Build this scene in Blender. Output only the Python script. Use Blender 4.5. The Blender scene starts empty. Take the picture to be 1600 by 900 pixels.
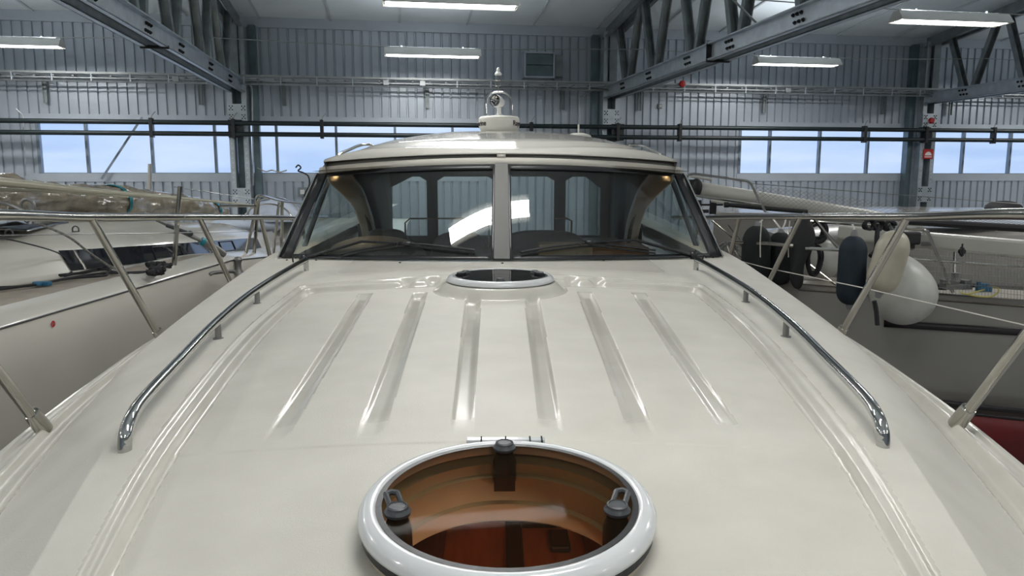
import bpy, bmesh, math, random
import numpy as np
from mathutils import Vector, Matrix

SC = bpy.context.scene
COL = SC.collection
R = math.radians
random.seed(4)

# ------------------------------------------------------------------ camera, sky, exposure
H = 4.0                                  # eye height above the hall floor
PITCH = R(8.25)
FPX = 1200.0
cam_d = bpy.data.cameras.new('camera')
cam_d.lens = 27.0
cam_d.sensor_width = 36.0
cam_d.clip_end = 300
cam = bpy.data.objects.new('camera', cam_d)
COL.objects.link(cam)
cam.location = (0, 0, H)
cam.rotation_euler = (R(90) - PITCH, 0, 0)
SC.camera = cam
SC.view_settings.view_transform = 'Standard'
SC.view_settings.look = 'None'
SC.view_settings.exposure = 0.0
SC.view_settings.gamma = 1.0
SC.view_settings.use_curve_mapping = False

LAMP_POWER = 40.0
TUBE_EMIT = 14.0
SKY_STRENGTH = 1.25

w = bpy.data.worlds.new('sky')
SC.world = w
w.use_nodes = True
nt = w.node_tree
nt.nodes.clear()
wo = nt.nodes.new('ShaderNodeOutputWorld')
wb = nt.nodes.new('ShaderNodeBackground')
wr = nt.nodes.new('ShaderNodeValToRGB')
wn = nt.nodes.new('ShaderNodeTexNoise')
wm = nt.nodes.new('ShaderNodeMapping')
wc = nt.nodes.new('ShaderNodeTexCoord')
wm.inputs['Scale'].default_value = (3, 3, 14)
wn.inputs['Scale'].default_value = 1.6
wn.inputs['Detail'].default_value = 5
nt.links.new(wc.outputs['Generated'], wm.inputs['Vector'])
nt.links.new(wm.outputs['Vector'], wn.inputs['Vector'])
nt.links.new(wn.outputs['Fac'], wr.inputs['Fac'])
wr.color_ramp.elements[0].position = 0.35
wr.color_ramp.elements[0].color = (0.44, 0.60, 0.88, 1)
wr.color_ramp.elements[1].position = 0.68
wr.color_ramp.elements[1].color = (0.70, 0.81, 1.0, 1)
nt.links.new(wr.outputs['Color'], wb.inputs['Color'])
wb.inputs['Strength'].default_value = SKY_STRENGTH
nt.links.new(wb.outputs[0], wo.inputs[0])

# ------------------------------------------------------------------ measuring helpers (coordinates relative to the eye; z is shifted by H on build)
def ray(px, py):
    a = (px - 800) / FPX
    b = (450 - py) / FPX
    return np.array([a, math.cos(PITCH) + b * math.sin(PITCH), -math.sin(PITCH) + b * math.cos(PITCH)])
def U(px, py, L):
    r = ray(px, py)
    return Vector(r * L / r[1])
def UZ(px, py, z):
    r = ray(px, py)
    return Vector(r * z / r[2])
def UX(px, py, x):
    r = ray(px, py)
    return Vector(r * x / r[0])
WA = R(9)
wu = np.array([math.cos(WA), math.sin(WA), 0])
wn_ = np.array([-math.sin(WA), math.cos(WA), 0])
W0 = np.array([0, 15.0, 0])
def HW(s, t, z):                          # hall frame: s along the rear wall, t out from it, z up
    p = W0 + wu * s - wn_ * t
    return Vector((p[0], p[1], z))
def UW(px, py, t=0.0):
    r = ray(px, py)
    k = (W0 @ wn_ - t) / (r @ wn_)
    p = r * k
    return (p - W0) @ wu, p[2]
HALLROT = Matrix.Rotation(WA, 4, 'Z')
BA = R(0.98)
def tolocal(p):                           # into the frame of the motor yacht
    x = p[0] - .02
    y = p[1]
    return Vector((x * math.cos(BA) + y * math.sin(BA), -x * math.sin(BA) + y * math.cos(BA), p[2]))

# ------------------------------------------------------------------ materials
def mat(name, col, rough=.5, metal=0., bump=0., bscale=60., var=0., vscale=4., coat=0., emit=None, estr=0., spec=None, stretch=None, aniso=0):
    m = bpy.data.materials.new(name)
    m.use_nodes = True
    n = m.node_tree.nodes
    l = m.node_tree.links
    b = n['Principled BSDF']
    b.inputs['Base Color'].default_value = (*col, 1)
    b.inputs['Roughness'].default_value = rough
    b.inputs['Metallic'].default_value = metal
    b.inputs['Coat Weight'].default_value = coat
    b.inputs['Coat Roughness'].default_value = .06
    if spec is not None:
        b.inputs['Specular IOR Level'].default_value = spec
    tc = n.new('ShaderNodeTexCoord')
    mp = n.new('ShaderNodeMapping')
    if stretch:
        mp.inputs['Scale'].default_value = stretch
    l.new(tc.outputs['Object'], mp.inputs['Vector'])
    if var > 0:
        t = n.new('ShaderNodeTexNoise')
        t.inputs['Scale'].default_value = vscale
        t.inputs['Detail'].default_value = 4
        l.new(mp.outputs['Vector'], t.inputs['Vector'])
        r = n.new('ShaderNodeValToRGB')
        r.color_ramp.elements[0].position = .3
        r.color_ramp.elements[1].position = .7
        r.color_ramp.elements[0].color = (*[max(0, c * (1 - var)) for c in col], 1)
        r.color_ramp.elements[1].color = (*[min(1, c * (1 + var)) for c in col], 1)
        l.new(t.outputs['Fac'], r.inputs['Fac'])
        l.new(r.outputs['Color'], b.inputs['Base Color'])
    if bump > 0:
        t2 = n.new('ShaderNodeTexNoise')
        t2.inputs['Scale'].default_value = bscale
        t2.inputs['Detail'].default_value = 3
        l.new(mp.outputs['Vector'], t2.inputs['Vector'])
        bp = n.new('ShaderNodeBump')
        bp.inputs['Strength'].default_value = bump
        bp.inputs['Distance'].default_value = .01
        l.new(t2.outputs['Fac'], bp.inputs['Height'])
        l.new(bp.outputs['Normal'], b.inputs['Normal'])
    if emit:
        b.inputs['Emission Color'].default_value = (*emit, 1)
        b.inputs['Emission Strength'].default_value = estr
    return m

def glassmat(name, tint, rough=0.0, refl=1.0, haze=0.0, hazecol=(.5, .5, .5)):
    m = bpy.data.materials.new(name)
    m.use_nodes = True
    n = m.node_tree.nodes
    l = m.node_tree.links
    n.clear()
    o = n.new('ShaderNodeOutputMaterial')
    tr = n.new('ShaderNodeBsdfTransparent')
    tr.inputs['Color'].default_value = (*tint, 1)
    gl = n.new('ShaderNodeBsdfGlossy')
    gl.inputs['Roughness'].default_value = rough
    gl.inputs['Color'].default_value = (refl, refl, refl, 1)
    fr = n.new('ShaderNodeFresnel')
    fr.inputs['IOR'].default_value = 1.5
    mx = n.new('ShaderNodeMixShader')
    geo = n.new('ShaderNodeNewGeometry')
    io = n.new('ShaderNodeMath')
    io.operation = 'MULTIPLY_ADD'
    io.inputs[1].default_value = -.8333
    io.inputs[2].default_value = 1.5
    l.new(geo.outputs['Backfacing'], io.inputs[0])
    l.new(io.outputs[0], fr.inputs['IOR'])
    l.new(fr.outputs[0], mx.inputs['Fac'])
    base = tr.outputs[0]
    if haze > 0:
        df = n.new('ShaderNodeBsdfDiffuse')
        df.inputs['Color'].default_value = (*hazecol, 1)
        h = n.new('ShaderNodeMixShader')
        h.inputs['Fac'].default_value = haze
        l.new(tr.outputs[0], h.inputs[1])
        l.new(df.outputs[0], h.inputs[2])
        base = h.outputs[0]
    l.new(base, mx.inputs[1])
    l.new(gl.outputs[0], mx.inputs[2])
    l.new(mx.outputs[0], o.inputs['Surface'])
    return m

GELCOL = (.58, .563, .505)
M = {}
M['roofgel'] = mat('roof_gelcoat', (.43, .42, .385), .09, spec=.4)
M['gel'] = mat('gelcoat', (.60, .585, .54), .16, coat=.0, var=.02, vscale=2)
M['gelbox'] = mat('gelcoat_satin', GELCOL, .38, var=.03, vscale=3)
M['hatchring'] = mat('hatch_ring_white', (.60, .62, .63), .16, coat=.3)
M['chrome'] = mat('polished_steel', (.50, .50, .49), .09, 1.0, var=.03)
M['steel'] = mat('brushed_steel', (.24, .24, .235), .5, .75, bump=.05, bscale=40, stretch=(30, 30, 1))
M['railsteel'] = mat('stainless_tube', (.52, .50, .46), .16, 1.0, var=.05, vscale=12)
M['black'] = mat('black_plastic', (.012, .013, .015), .35, bump=.05)
M['rubber'] = mat('black_rubber', (.015, .016, .018), .6, bump=.2, bscale=120)
M['knob'] = mat('dark_grey_plastic', (.045, .05, .055), .42, bump=.1, bscale=200)
M['glass'] = glassmat('windscreen_glass', (.74, .83, .83), haze=.02, hazecol=(.30, .34, .34))
M['sideglass'] = glassmat('side_window_glass', (.80, .86, .86))
M['smoke'] = glassmat('smoked_acrylic', (.48, .41, .31), rough=.03, refl=.015, haze=.02, hazecol=(.3, .2, .12))
M['smokedark'] = glassmat('dark_acrylic', (.10, .11, .11), haze=.03, hazecol=(.1, .12, .12))
M['poly'] = glassmat('polycarbonate_panel', (.93, .96, 1.0), rough=.3, refl=.6, haze=.12, hazecol=(.7, .78, .9))
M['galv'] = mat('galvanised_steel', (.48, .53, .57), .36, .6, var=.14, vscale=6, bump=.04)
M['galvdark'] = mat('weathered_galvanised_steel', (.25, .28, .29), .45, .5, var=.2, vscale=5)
M['galvteal'] = mat('blue_grey_steel', (.14, .19, .21), .4, .5, var=.2, vscale=4)
M['tray'] = mat('cable_tray_zinc', (.34, .36, .37), .42, .7, var=.1, vscale=9)
M['hole'] = mat('dark_hole', (.01, .012, .014), .8, var=.05)
M['wall'] = mat('corrugated_sheet', (.45, .50, .56), .32, .25, var=.05, vscale=1.5)
M['trim'] = mat('wall_flashing', (.46, .51, .57), .4, .2, var=.04)
M['ceil'] = mat('ceiling_sheet', (.78, .84, .88), .55, 0, var=.06, vscale=1.2)
M['seam'] = mat('ceiling_seam', (.58, .62, .66), .5, var=.05)
M['floor'] = mat('concrete_floor', (.42, .42, .40), .5, var=.15, vscale=1.5, bump=.1, bscale=20)
M['pipe'] = mat('dark_green_pipe', (.010, .019, .022), .45, var=.1)
M['red'] = mat('signal_red', (.5, .01, .012), .4, var=.05)
M['white'] = mat('white_paint', (.8, .8, .78), .35, var=.03)
M['lampbody'] = mat('lamp_housing', (.62, .62, .59), .45, var=.06)
M['tube'] = mat('lit_tube', (1, 1, 1), .4, emit=(1, .985, .96), estr=TUBE_EMIT)
M['window_mull'] = mat('window_mullion', (.22, .27, .33), .45, .3, var=.05)
M['ventgrey'] = mat('grey_vent_strip', (.17, .17, .16), .4, var=.05)
M['mullgrey'] = mat('grey_satin_mullion', (.10, .10, .096), .5, .0, bump=.1, bscale=30, spec=.3, stretch=(20, 1, 1))
M['text'] = mat('dark_lettering', (.02, .006, .01), .5, var=.05)
M['dome'] = mat('radome_white', (.66, .65, .59), .35, var=.03)
M['headliner'] = mat('headliner', (.34, .29, .24), .6, var=.08, bump=.1)
M['interior'] = mat('interior_dark_trim', (.085, .077, .07), .6, var=.15)
M['wood'] = mat('interior_wood', (.30, .15, .075), .3, var=.25, vscale=3, stretch=(1, 1, 8))
M['archwood'] = mat('arch_veneer', (.60, .47, .35), .3, var=.12, vscale=3)
M['seat'] = mat('seat_leather', (.06, .05, .045), .5, bump=.1)
M['carton'] = mat('cardboard', (.30, .21, .13), .8, var=.1, bump=.1)
M['liner'] = mat('hatch_liner', (.46, .41, .31), .5, var=.08, bump=.05)
M['cabinfloor'] = mat('cabin_mahogany', (.75, .30, .14), .35, var=.2, vscale=3, stretch=(6, 1, 1))
M['cabindark'] = mat('cabin_dark', (.03, .025, .02), .5, var=.1)
M['cabinred'] = mat('cabin_dark_red_upholstery', (.14, .03, .03), .7, var=.1)
# neighbours
M['sailhull'] = mat('sailboat_gelcoat', (.58, .56, .50), .2, coat=.4, var=.03, vscale=1.5)
M['saildeck'] = mat('sailboat_deck', (.33, .31, .27), .4, var=.05, bump=.05)
M['teak'] = mat('teak_deck', (.27, .235, .19), .6, var=.15, vscale=8)
M['darkwin'] = mat('dark_acrylic_window', (.012, .014, .02), .05, coat=.5)
M['blackrope'] = mat('black_rope', (.015, .015, .018), .8, bump=.5, bscale=200)
M['greyrope'] = mat('grey_flecked_rope', (.16, .16, .15), .8, var=.6, vscale=60, bump=.3, bscale=150)
M['whiterope'] = mat('white_rope', (.55, .53, .48), .8, bump=.3, bscale=150)
M['yellowrope'] = mat('yellow_rope', (.45, .40, .12), .8, bump=.3, bscale=150)
M['wire'] = mat('rigging_wire', (.3, .3, .3), .3, 1.0)
M['bluewire'] = mat('blue_plastic', (.02, .12, .22), .5)
M['tealtape'] = mat('teal_tape', (.01, .20, .26), .4)
M['spar'] = mat('cream_anodised_spar', (.50, .48, .36), .3, .1, var=.05)
M['sparwhite'] = mat('white_spar', (.44, .43, .39), .3, var=.04)
M['fenderwhite'] = mat('white_vinyl_fender', (.42, .42, .385), .38, var=.12, vscale=3, bump=.03)
M['fendercream'] = mat('cream_vinyl_fender', (.40, .37, .29), .35, var=.15, vscale=4)
M['fenderblue'] = mat('navy_fender_cover', (.003, .012, .022), .7, bump=.15, bscale=120, var=.2)
M['fenderblack'] = mat('black_fender_cover', (.004, .006, .007), .8, bump=.15, bscale=120)
M['fendergrey'] = mat('grey_fender_collar', (.18, .18, .18), .5)
M['chull'] = mat('grey_white_hull', (.23, .22, .20), .22, coat=.3, var=.06, vscale=1)
M['cstripe'] = mat('black_hull_stripe', (.012, .008, .01), .3)
M['cred'] = mat('red_antifouling', (.13, .003, .006), .5, var=.15)
M['net'] = mat('net_twine', (.25, .25, .24), .7)
M['netdark'] = mat('black_boom_cover', (.012, .012, .014), .7, bump=.2)
M['cover'] = mat('blue_white_cover', (.52, .58, .68), .5, bump=.4, bscale=6)
M['coverglass'] = mat('clear_vinyl', (.35, .42, .52), .15, bump=.3, bscale=8)

def deckmat():
    m = mat('deck_gelcoat', GELCOL, .2)
    n = m.node_tree.nodes
    l = m.node_tree.links
    b = n['Principled BSDF']
    at = n.new('ShaderNodeAttribute')
    at.attribute_name = 'nonskid'
    tc = n.new('ShaderNodeTexCoord')
    no = n.new('ShaderNodeTexNoise')
    no.inputs['Scale'].default_value = 260
    no.inputs['Detail'].default_value = 2
    l.new(tc.outputs['Object'], no.inputs['Vector'])
    mu = n.new('ShaderNodeMath')
    mu.operation = 'MULTIPLY'
    l.new(no.outputs['Fac'], mu.inputs[0])
    l.new(at.outputs['Fac'], mu.inputs[1])
    bp = n.new('ShaderNodeBump')
    bp.inputs['Strength'].default_value = .45
    bp.inputs['Distance'].default_value = .002
    l.new(mu.outputs[0], bp.inputs['Height'])
    l.new(bp.outputs['Normal'], b.inputs['Normal'])
    mr = n.new('ShaderNodeMapRange')
    mr.inputs['To Min'].default_value = .14
    mr.inputs['To Max'].default_value = .52
    l.new(at.outputs['Fac'], mr.inputs['Value'])
    l.new(mr.outputs[0], b.inputs['Roughness'])
    n2 = n.new('ShaderNodeTexNoise')
    n2.inputs['Scale'].default_value = 5
    n2.inputs['Detail'].default_value = 6
    l.new(tc.outputs['Object'], n2.inputs['Vector'])
    cr = n.new('ShaderNodeValToRGB')
    cr.color_ramp.elements[0].position = .3
    cr.color_ramp.elements[1].position = .75
    cr.color_ramp.elements[0].color = (.500, .484, .430, 1)
    cr.color_ramp.elements[1].color = (.565, .548, .492, 1)
    l.new(n2.outputs['Fac'], cr.inputs['Fac'])
    l.new(cr.outputs['Color'], b.inputs['Base Color'])
    return m
M['deck'] = deckmat()

# ------------------------------------------------------------------ object helpers
OFF = {}
def thing(name, label, cat, loc=(0, 0, 0), group=None, rotz=0.0):
    o = bpy.data.objects.new(name, None)
    COL.objects.link(o)
    o.location = (loc[0], loc[1], loc[2] + H)
    o.rotation_euler = (0, 0, rotz)
    o.empty_display_size = .1
    OFF[o.name] = Vector(loc)
    o['label'] = label
    o['category'] = cat
    if group:
        o['group'] = group
    return o
def tag(o, label, cat, group=None, kind=None):
    o['label'] = label
    o['category'] = cat
    if group:
        o['group'] = group
    if kind:
        o['kind'] = kind
    return o

class MB:
    def __init__(s):
        s.v = []
        s.f = []
        s.cut = []
    def add(s, vs, fs):
        b = len(s.v)
        s.v += [Vector(p) for p in vs]
        s.f += [tuple(i + b for i in f) for f in fs]
        return s
    def box(s, c, d, rot=None):
        x, y, z = d[0] / 2, d[1] / 2, d[2] / 2
        vs = [Vector((sx * x, sy * y, sz * z)) for sz in (-1, 1) for sy in (-1, 1) for sx in (-1, 1)]
        if rot is not None:
            vs = [rot @ v for v in vs]
        c = Vector(c)
        return s.add([v + c for v in vs], [(0, 2, 3, 1), (4, 5, 7, 6), (0, 1, 5, 4), (2, 6, 7, 3), (0, 4, 6, 2), (1, 3, 7, 5)])
    def hbox(s, s0, s1, t0, t1, z0, z1):
        vs = [HW(a, b, c) for c in (z0, z1) for b in (t1, t0) for a in (s0, s1)]
        return s.add(vs, [(0, 2, 3, 1), (4, 5, 7, 6), (0, 1, 5, 4), (2, 6, 7, 3), (0, 4, 6, 2), (1, 3, 7, 5)])
    def beam(s, a, b, wd, ht, up=(0, 0, 1)):
        a = Vector(a)
        b = Vector(b)
        d = (b - a)
        L = d.length
        d.normalize()
        sd = d.cross(Vector(up)).normalized()
        u2 = sd.cross(d)
        rot = Matrix((sd, d, u2)).transposed()
        return s.box((a + b) / 2, (wd, L, ht), rot)
    def tube(s, pts, r, seg=10, cap=True, closed=False, flat=1.0):
        pts = [Vector(p) for p in pts]
        n = len(pts)
        rs = r if isinstance(r, (list, tuple)) else [r] * n
        b = len(s.v)
        prev = None
        for i, p in enumerate(pts):
            if closed:
                d = pts[(i + 1) % n] - pts[i - 1]
            else:
                d = pts[min(i + 1, n - 1)] - pts[max(i - 1, 0)]
            if d.length < 1e-9:
                d = Vector((0, 0, 1))
            d.normalize()
            if prev is None:
                up = Vector((0, 0, 1)) if abs(d.z) < .9 else Vector((1, 0, 0))
                sd = d.cross(up).normalized()
            else:
                sd = (prev - d * prev.dot(d)).normalized()
            prev = sd
            u2 = sd.cross(d)
            for k in range(seg):
                a = 2 * math.pi * k / seg
                s.v.append(p + sd * math.cos(a) * rs[i] + u2 * math.sin(a) * rs[i] * flat)
        m = n if closed else n - 1
        for i in range(m):
            for k in range(seg):
                a = b + i * seg + k
                c = b + i * seg + (k + 1) % seg
                j = ((i + 1) % n) * seg
                s.f.append((a, c, b + j + (k + 1) % seg, b + j + k))
        if cap and not closed:
            s.f.append(tuple(b + k for k in range(seg))[::-1])
            s.f.append(tuple(b + (n - 1) * seg + k for k in range(seg)))
        return s
    def lathe(s, prof, mtx=None, seg=48, cap=True):
        mtx = mtx or Matrix.Identity(4)
        b = len(s.v)
        for r, z in prof:
            for k in range(seg):
                a = 2 * math.pi * k / seg
                s.v.append(mtx @ Vector((r * math.cos(a), r * math.sin(a), z)))
        for i in range(len(prof) - 1):
            for k in range(seg):
                s.f.append((b + i * seg + k, b + i * seg + (k + 1) % seg, b + (i + 1) * seg + (k + 1) % seg, b + (i + 1) * seg + k))
        if cap:
            if prof[0][0] > 1e-6:
                s.f.append(tuple(b + k for k in range(seg))[::-1])
            if prof[-1][0] > 1e-6:
                s.f.append(tuple(b + (len(prof) - 1) * seg + k for k in range(seg)))
        return s
    def grid(s, rows, flip=False):
        b = len(s.v)
        n = len(rows[0])
        for r in rows:
            s.v += [Vector(p) for p in r]
        for i in range(len(rows) - 1):
            for j in range(n - 1):
                q = (b + i * n + j, b + i * n + j + 1, b + (i + 1) * n + j + 1, b + (i + 1) * n + j)
                s.f.append(q[::-1] if flip else q)
        return s
    def slab(s, poly, vec):
        n = len(poly)
        vec = Vector(vec)
        a = [Vector(p) for p in poly]
        fs = [tuple(range(n))[::-1], tuple(range(n, 2 * n))]
        fs += [(i, (i + 1) % n, n + (i + 1) % n, n + i) for i in range(n)]
        return s.add(a + [p + vec for p in a], fs)
    def blob(s, c, rad, seg=24, rings=14, fn=None):
        c = Vector(c)
        b = len(s.v)
        for i in range(rings + 1):
            th = math.pi * i / rings
            for k in range(seg):
                ph = 2 * math.pi * k / seg
                d = Vector((math.sin(th) * math.cos(ph) * rad[0], math.sin(th) * math.sin(ph) * rad[1], math.cos(th) * rad[2]))
                if fn:
                    d = fn(d)
                s.v.append(c + d)
        for i in range(rings):
            for k in range(seg):
                s.f.append((b + i * seg + k, b + (i + 1) * seg + k, b + (i + 1) * seg + (k + 1) % seg, b + i * seg + (k + 1) % seg))
        return s
    def build(s, name, m, parent=None, smooth=True, bevel=0, solid=0, sub=0, angle=35):
        if parent is not None:
            root = parent
            off = OFF[root.name]
        else:
            # own origin at the base of its bounding box
            xs = [v.x for v in s.v]
            ys = [v.y for v in s.v]
            zs = [v.z for v in s.v]
            off = Vector(((min(xs) + max(xs)) / 2, (min(ys) + max(ys)) / 2, min(zs)))
        me = bpy.data.meshes.new(name)
        me.from_pydata([tuple(v - off) for v in s.v], [], s.f)
        if s.cut:
            for i, p in enumerate(me.polygons):
                p.material_index = 1 if i >= s.cut[0] else 0
        bm = bmesh.new()
        bm.from_mesh(me)
        bmesh.ops.remove_doubles(bm, verts=bm.verts, dist=1e-6)
        bmesh.ops.recalc_face_normals(bm, faces=bm.faces)
        bm.to_mesh(me)
        bm.free()
        me.materials.append(M[m] if isinstance(m, str) else m)
        if s.cut:
            me.materials.append(M[s.cut[1]])
        o = bpy.data.objects.new(name, me)
        COL.objects.link(o)
        OFF[o.name] = off
        if parent is not None:
            o.parent = parent
        else:
            o.location = (off.x, off.y, off.z + H)
        if smooth:
            for p in me.polygons:
                p.use_smooth = True
            me.set_sharp_from_angle(angle=R(angle))
        if bevel:
            b = o.modifiers.new('bevel', 'BEVEL')
            b.width = bevel
            b.segments = 2
            b.limit_method = 'ANGLE'
        if solid:
            b = o.modifiers.new('solid', 'SOLIDIFY')
            b.thickness = solid
            b.offset = 0
        if sub:
            b = o.modifiers.new('sub', 'SUBSURF')
            b.levels = sub
            b.render_levels = sub
        return o

def struct(o):
    o['kind'] = 'structure'
    return o
def smoothpath(pts, n=8, closed=False):
    pts = [Vector(p) for p in pts]
    out = []
    m = len(pts)
    rng = m if closed else m - 1
    for i in range(rng):
        p0 = pts[(i - 1) % m] if (closed or i > 0) else pts[0]
        p1 = pts[i]
        p2 = pts[(i + 1) % m]
        p3 = pts[(i + 2) % m] if (closed or i + 2 < m) else pts[-1]
        for k in range(n):
            t = k / n
            out.append(.5 * ((2 * p1) + (p2 - p0) * t + (2 * p0 - 5 * p1 + 4 * p2 - p3) * t * t + (3 * p1 - p0 - 3 * p2 + p3) * t ** 3))
    if not closed:
        out.append(pts[-1])
    return out
def copy_tree(o, parent=None):
    c = o.copy()
    COL.objects.link(c)
    OFF[c.name] = OFF.get(o.name, Vector())
    if parent is not None:
        c.parent = parent
    for ch in list(o.children):
        copy_tree(ch, c)
    return c

# ================================================================== THE HALL
def corrugated(s0, s1, z0, z1, pitch=.163, depth=.035):
    mb = MB()
    rows_lo = []
    rows_hi = []
    k = math.floor(s0 / pitch)
    prof = [(0, 0), (.118, 0), (.128, -depth), (.153, -depth), (.163, 0)]
    pts = []
    while k * pitch < s1:
        for a, d in prof[:-1]:
            sx = k * pitch + a
            if s0 <= sx <= s1:
                pts.append((sx, d))
        k += 1
    pts = [(s0, pts[0][1])] + pts + [(s1, pts[-1][1])]
    mb.grid([[HW(a, d, z0) for a, d in pts], [HW(a, d, z1) for a, d in pts]], flip=True)
    return mb
SL, SR, TF = -20.0, 20.0, 26.0
WB, WT = .06, .94                         # window band
mb = MB()
for (a, b, c, d) in [(SL, SR, -H, WB - .11), (SL, SR, WT + .12, 2.66), (SL, -8.41, WB - .11, WT + .12), (-.56, 4.64, WB - .11, WT + .12), (12.5, SR, WB - .11, WT + .12)]:
    q = corrugated(a, b, c, d)
    mb.add(q.v, q.f)
struct(mb.build('wall_rear', 'wall', smooth=False))
mb = MB()
mb.hbox(SL, SR, -.02, .05, 2.64, 2.86)
struct(mb.build('trim_1', 'trim', smooth=False))
mb = MB()
mb.hbox(-8.6, -.5, -.04, .012, WT, WT + .15).hbox(-8.6, -.5, -.04, .012, WB - .15, WB)
struct(mb.build('trim_2', 'trim', smooth=False))
mb = MB()
mb.hbox(4.6, 12.6, -.04, .012, WT, WT + .15).hbox(4.6, 12.6, -.04, .012, WB - .15, WB)
struct(mb.build('trim_3', 'trim', smooth=False))
def window(name, a, b, mulls):
    f = MB()
    f.hbox(a - .02, a + .03, -.08, .02, WB, WT).hbox(b - .03, b + .02, -.08, .02, WB, WT)
    f.hbox(a, b, -.08, .0, WT - .012, WT + .01).hbox(a, b, -.08, .0, WB - .01, WB + .012)
    for s in mulls:
        f.hbox(s - .022, s + .022, -.07, .012, WB, WT)
    fo = struct(f.build(name, 'window_mull', smooth=False))
    p = MB()
    p.add([HW(a, -.05, WB), HW(b, -.05, WB), HW(b, -.05, WT), HW(a, -.05, WT)], [(0, 1, 2, 3)])
    o = p.build('pane', 'poly', smooth=False)
    o.parent = fo
    o.location = o.location - fo.location
    return fo
window('window_1', -8.41, -.56, [-7.62, -6.535, -5.45, -4.37, -3.30, -2.22, -1.14])
window('window_2', 4.64, 12.5, [5.30, 6.39, 7.47, 8.56, 9.68, 10.80, 11.9])
# ceiling
ct = math.tan(R(6.0))
mb = MB()
mb.add([HW(SL, -.1, 2.80), HW(SR, -.1, 2.80), HW(SR, 14, 2.80 + 14.1 * ct), HW(SL, 14, 2.80 + 14.1 * ct)], [(0, 1, 2, 3)])
mb.add([HW(SL, 14, 2.80 + 14.1 * ct), HW(SR, 14, 2.80 + 14.1 * ct), HW(SR, TF, 2.80 + 2.1 * ct), HW(SL, TF, 2.80 + 2.1 * ct)], [(0, 1, 2, 3)])
ceil = struct(mb.build('ceiling', 'ceil', smooth=False))
mb = MB()
k = SL + .55
while k < SR:
    a = HW(k, 0, 2.80 - .012)
    b = HW(k, 14, 2.80 + 14.1 * ct - .02)
    mb.beam(a, b, .035, .02)
    k += 1.24
for t in (3.4, 7.2, 11.0):
    mb.hbox(SL, SR, t - .01, t + .01, 2.80 + t * ct - .012, 2.80 + t * ct + .01)
sm = mb.build('seam', 'seam', smooth=False)
sm.parent = ceil
sm.location = sm.location - ceil.location
mb = MB()
mb.add([HW(SL, -.1, -H), HW(SR, -.1, -H), HW(SR, TF, -H), HW(SL, TF, -H)], [(0, 1, 2, 3)])
struct(mb.build('floor', 'floor', smooth=False))
mb = MB()
mb.add([HW(SL, -.1, -H), HW(SL, TF, -H), HW(SL, TF, 2.8), HW(SL, 14, 4.3), HW(SL, -.1, 2.8)], [(0, 1, 2, 3, 4)])
struct(mb.build('wall_left', 'wall', smooth=False))
mb = MB()
mb.add([HW(SR, -.1, -H), HW(SR, TF, -H), HW(SR, TF, 2.8), HW(SR, 14, 4.3), HW(SR, -.1, 2.8)], [(0, 1, 2, 3, 4)])
struct(mb.build('wall_right', 'wall', smooth=False))
mb = MB()
mb.add([HW(SL, TF, -H), HW(SR, TF, -H), HW(SR, TF, 3.1), HW(SL, TF, 3.1)], [(0, 1, 2, 3)])
struct(mb.build('wall_front', 'wall', smooth=False))

# columns and trusses, one per bay
COLS = [(-4.97, 'left, beside the plastic-wrapped sail'), (1.86, 'middle, right of the radar dome'), (8.58, 'right, carrying the red sign')]
def column(s, where, mirror):
    t = thing('steel_column', 'galvanised twin-channel steel column at the ' + where, 'column', HW(s, .2, -H), 'steel columns against the rear wall')
    t0, t1 = .06, .34
    for sg in (-1, 1):
        q = MB()
        q.hbox(s + sg * .075 - .01 * (sg < 0) , s + sg * .075 + .01 * (sg > 0), t0, t1, -H, 2.7)
        a, b = sorted((s + sg * .075, s + sg * .165))
        q.hbox(a, b, t1 - .012, t1, -H, 2.7)
        q.hbox(a, b, t0, t0 + .012, -H, 2.7)
        q.build('channel', 'galv', t, smooth=False)
    q = MB()
    q.hbox(s - .07, s + .07, t0 + .02, t0 + .04, -H, 2.7)
    q.build('back_web', 'galvteal', t, smooth=False)
    for (z0, z1) in ((.98, 1.27), (-.52, -.2)):
        q = MB()
        q.hbox(s - .16, s + .16, t1, t1 + .012, z0, z1)
        q.cut = [len(q.f), 'hole']
        for zz in (z0 + .07, z1 - .07):
            for sx in (-.105, .105):
                for dx, dz in ((-.025, .03), (.025, .03), (-.025, -.03), (.025, -.03), (0, 0)):
                    q.lathe([(.011, 0), (.011, .012), (0, .012)], Matrix.Translation(HW(s + sx + dx, t1 + .012, zz + dz)) @ HALLROT @ Matrix.Rotation(R(90), 4, 'X'), seg=8)
        q.build('splice_plate', 'galv', t, smooth=False)
    q = MB()
    for k in range(14):
        zz = -.1 + k * .085
        if .98 - .05 < zz < 1.3 or zz < -.15:
            continue
        for sx in (-.12, .12):
            q.lathe([(.008, 0), (.008, .006), (0, .006)], Matrix.Translation(HW(s + sx, t1, zz)) @ HALLROT @ Matrix.Rotation(R(90), 4, 'X'), seg=8)
    h = q.build('rivet', 'white', t)
    h['kind'] = 'stuff'
    q = MB()
    ds = .27 * mirror
    a, b = sorted((s + ds - .06, s + ds + .06))
    q.hbox(a, b, .0, .16, -H, 2.66)
    q.build('wall_post', 'galvteal', t, smooth=False)
    return t
column(COLS[0][0], COLS[0][1], +1)
column(COLS[1][0], COLS[1][1], -1)
column(COLS[2][0], COLS[2][1], -1)
NODES = [1.33, 2.73, 4.35, 5.7, 7.3, 8.7, 10.2, 11.6, 13.0]
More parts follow.
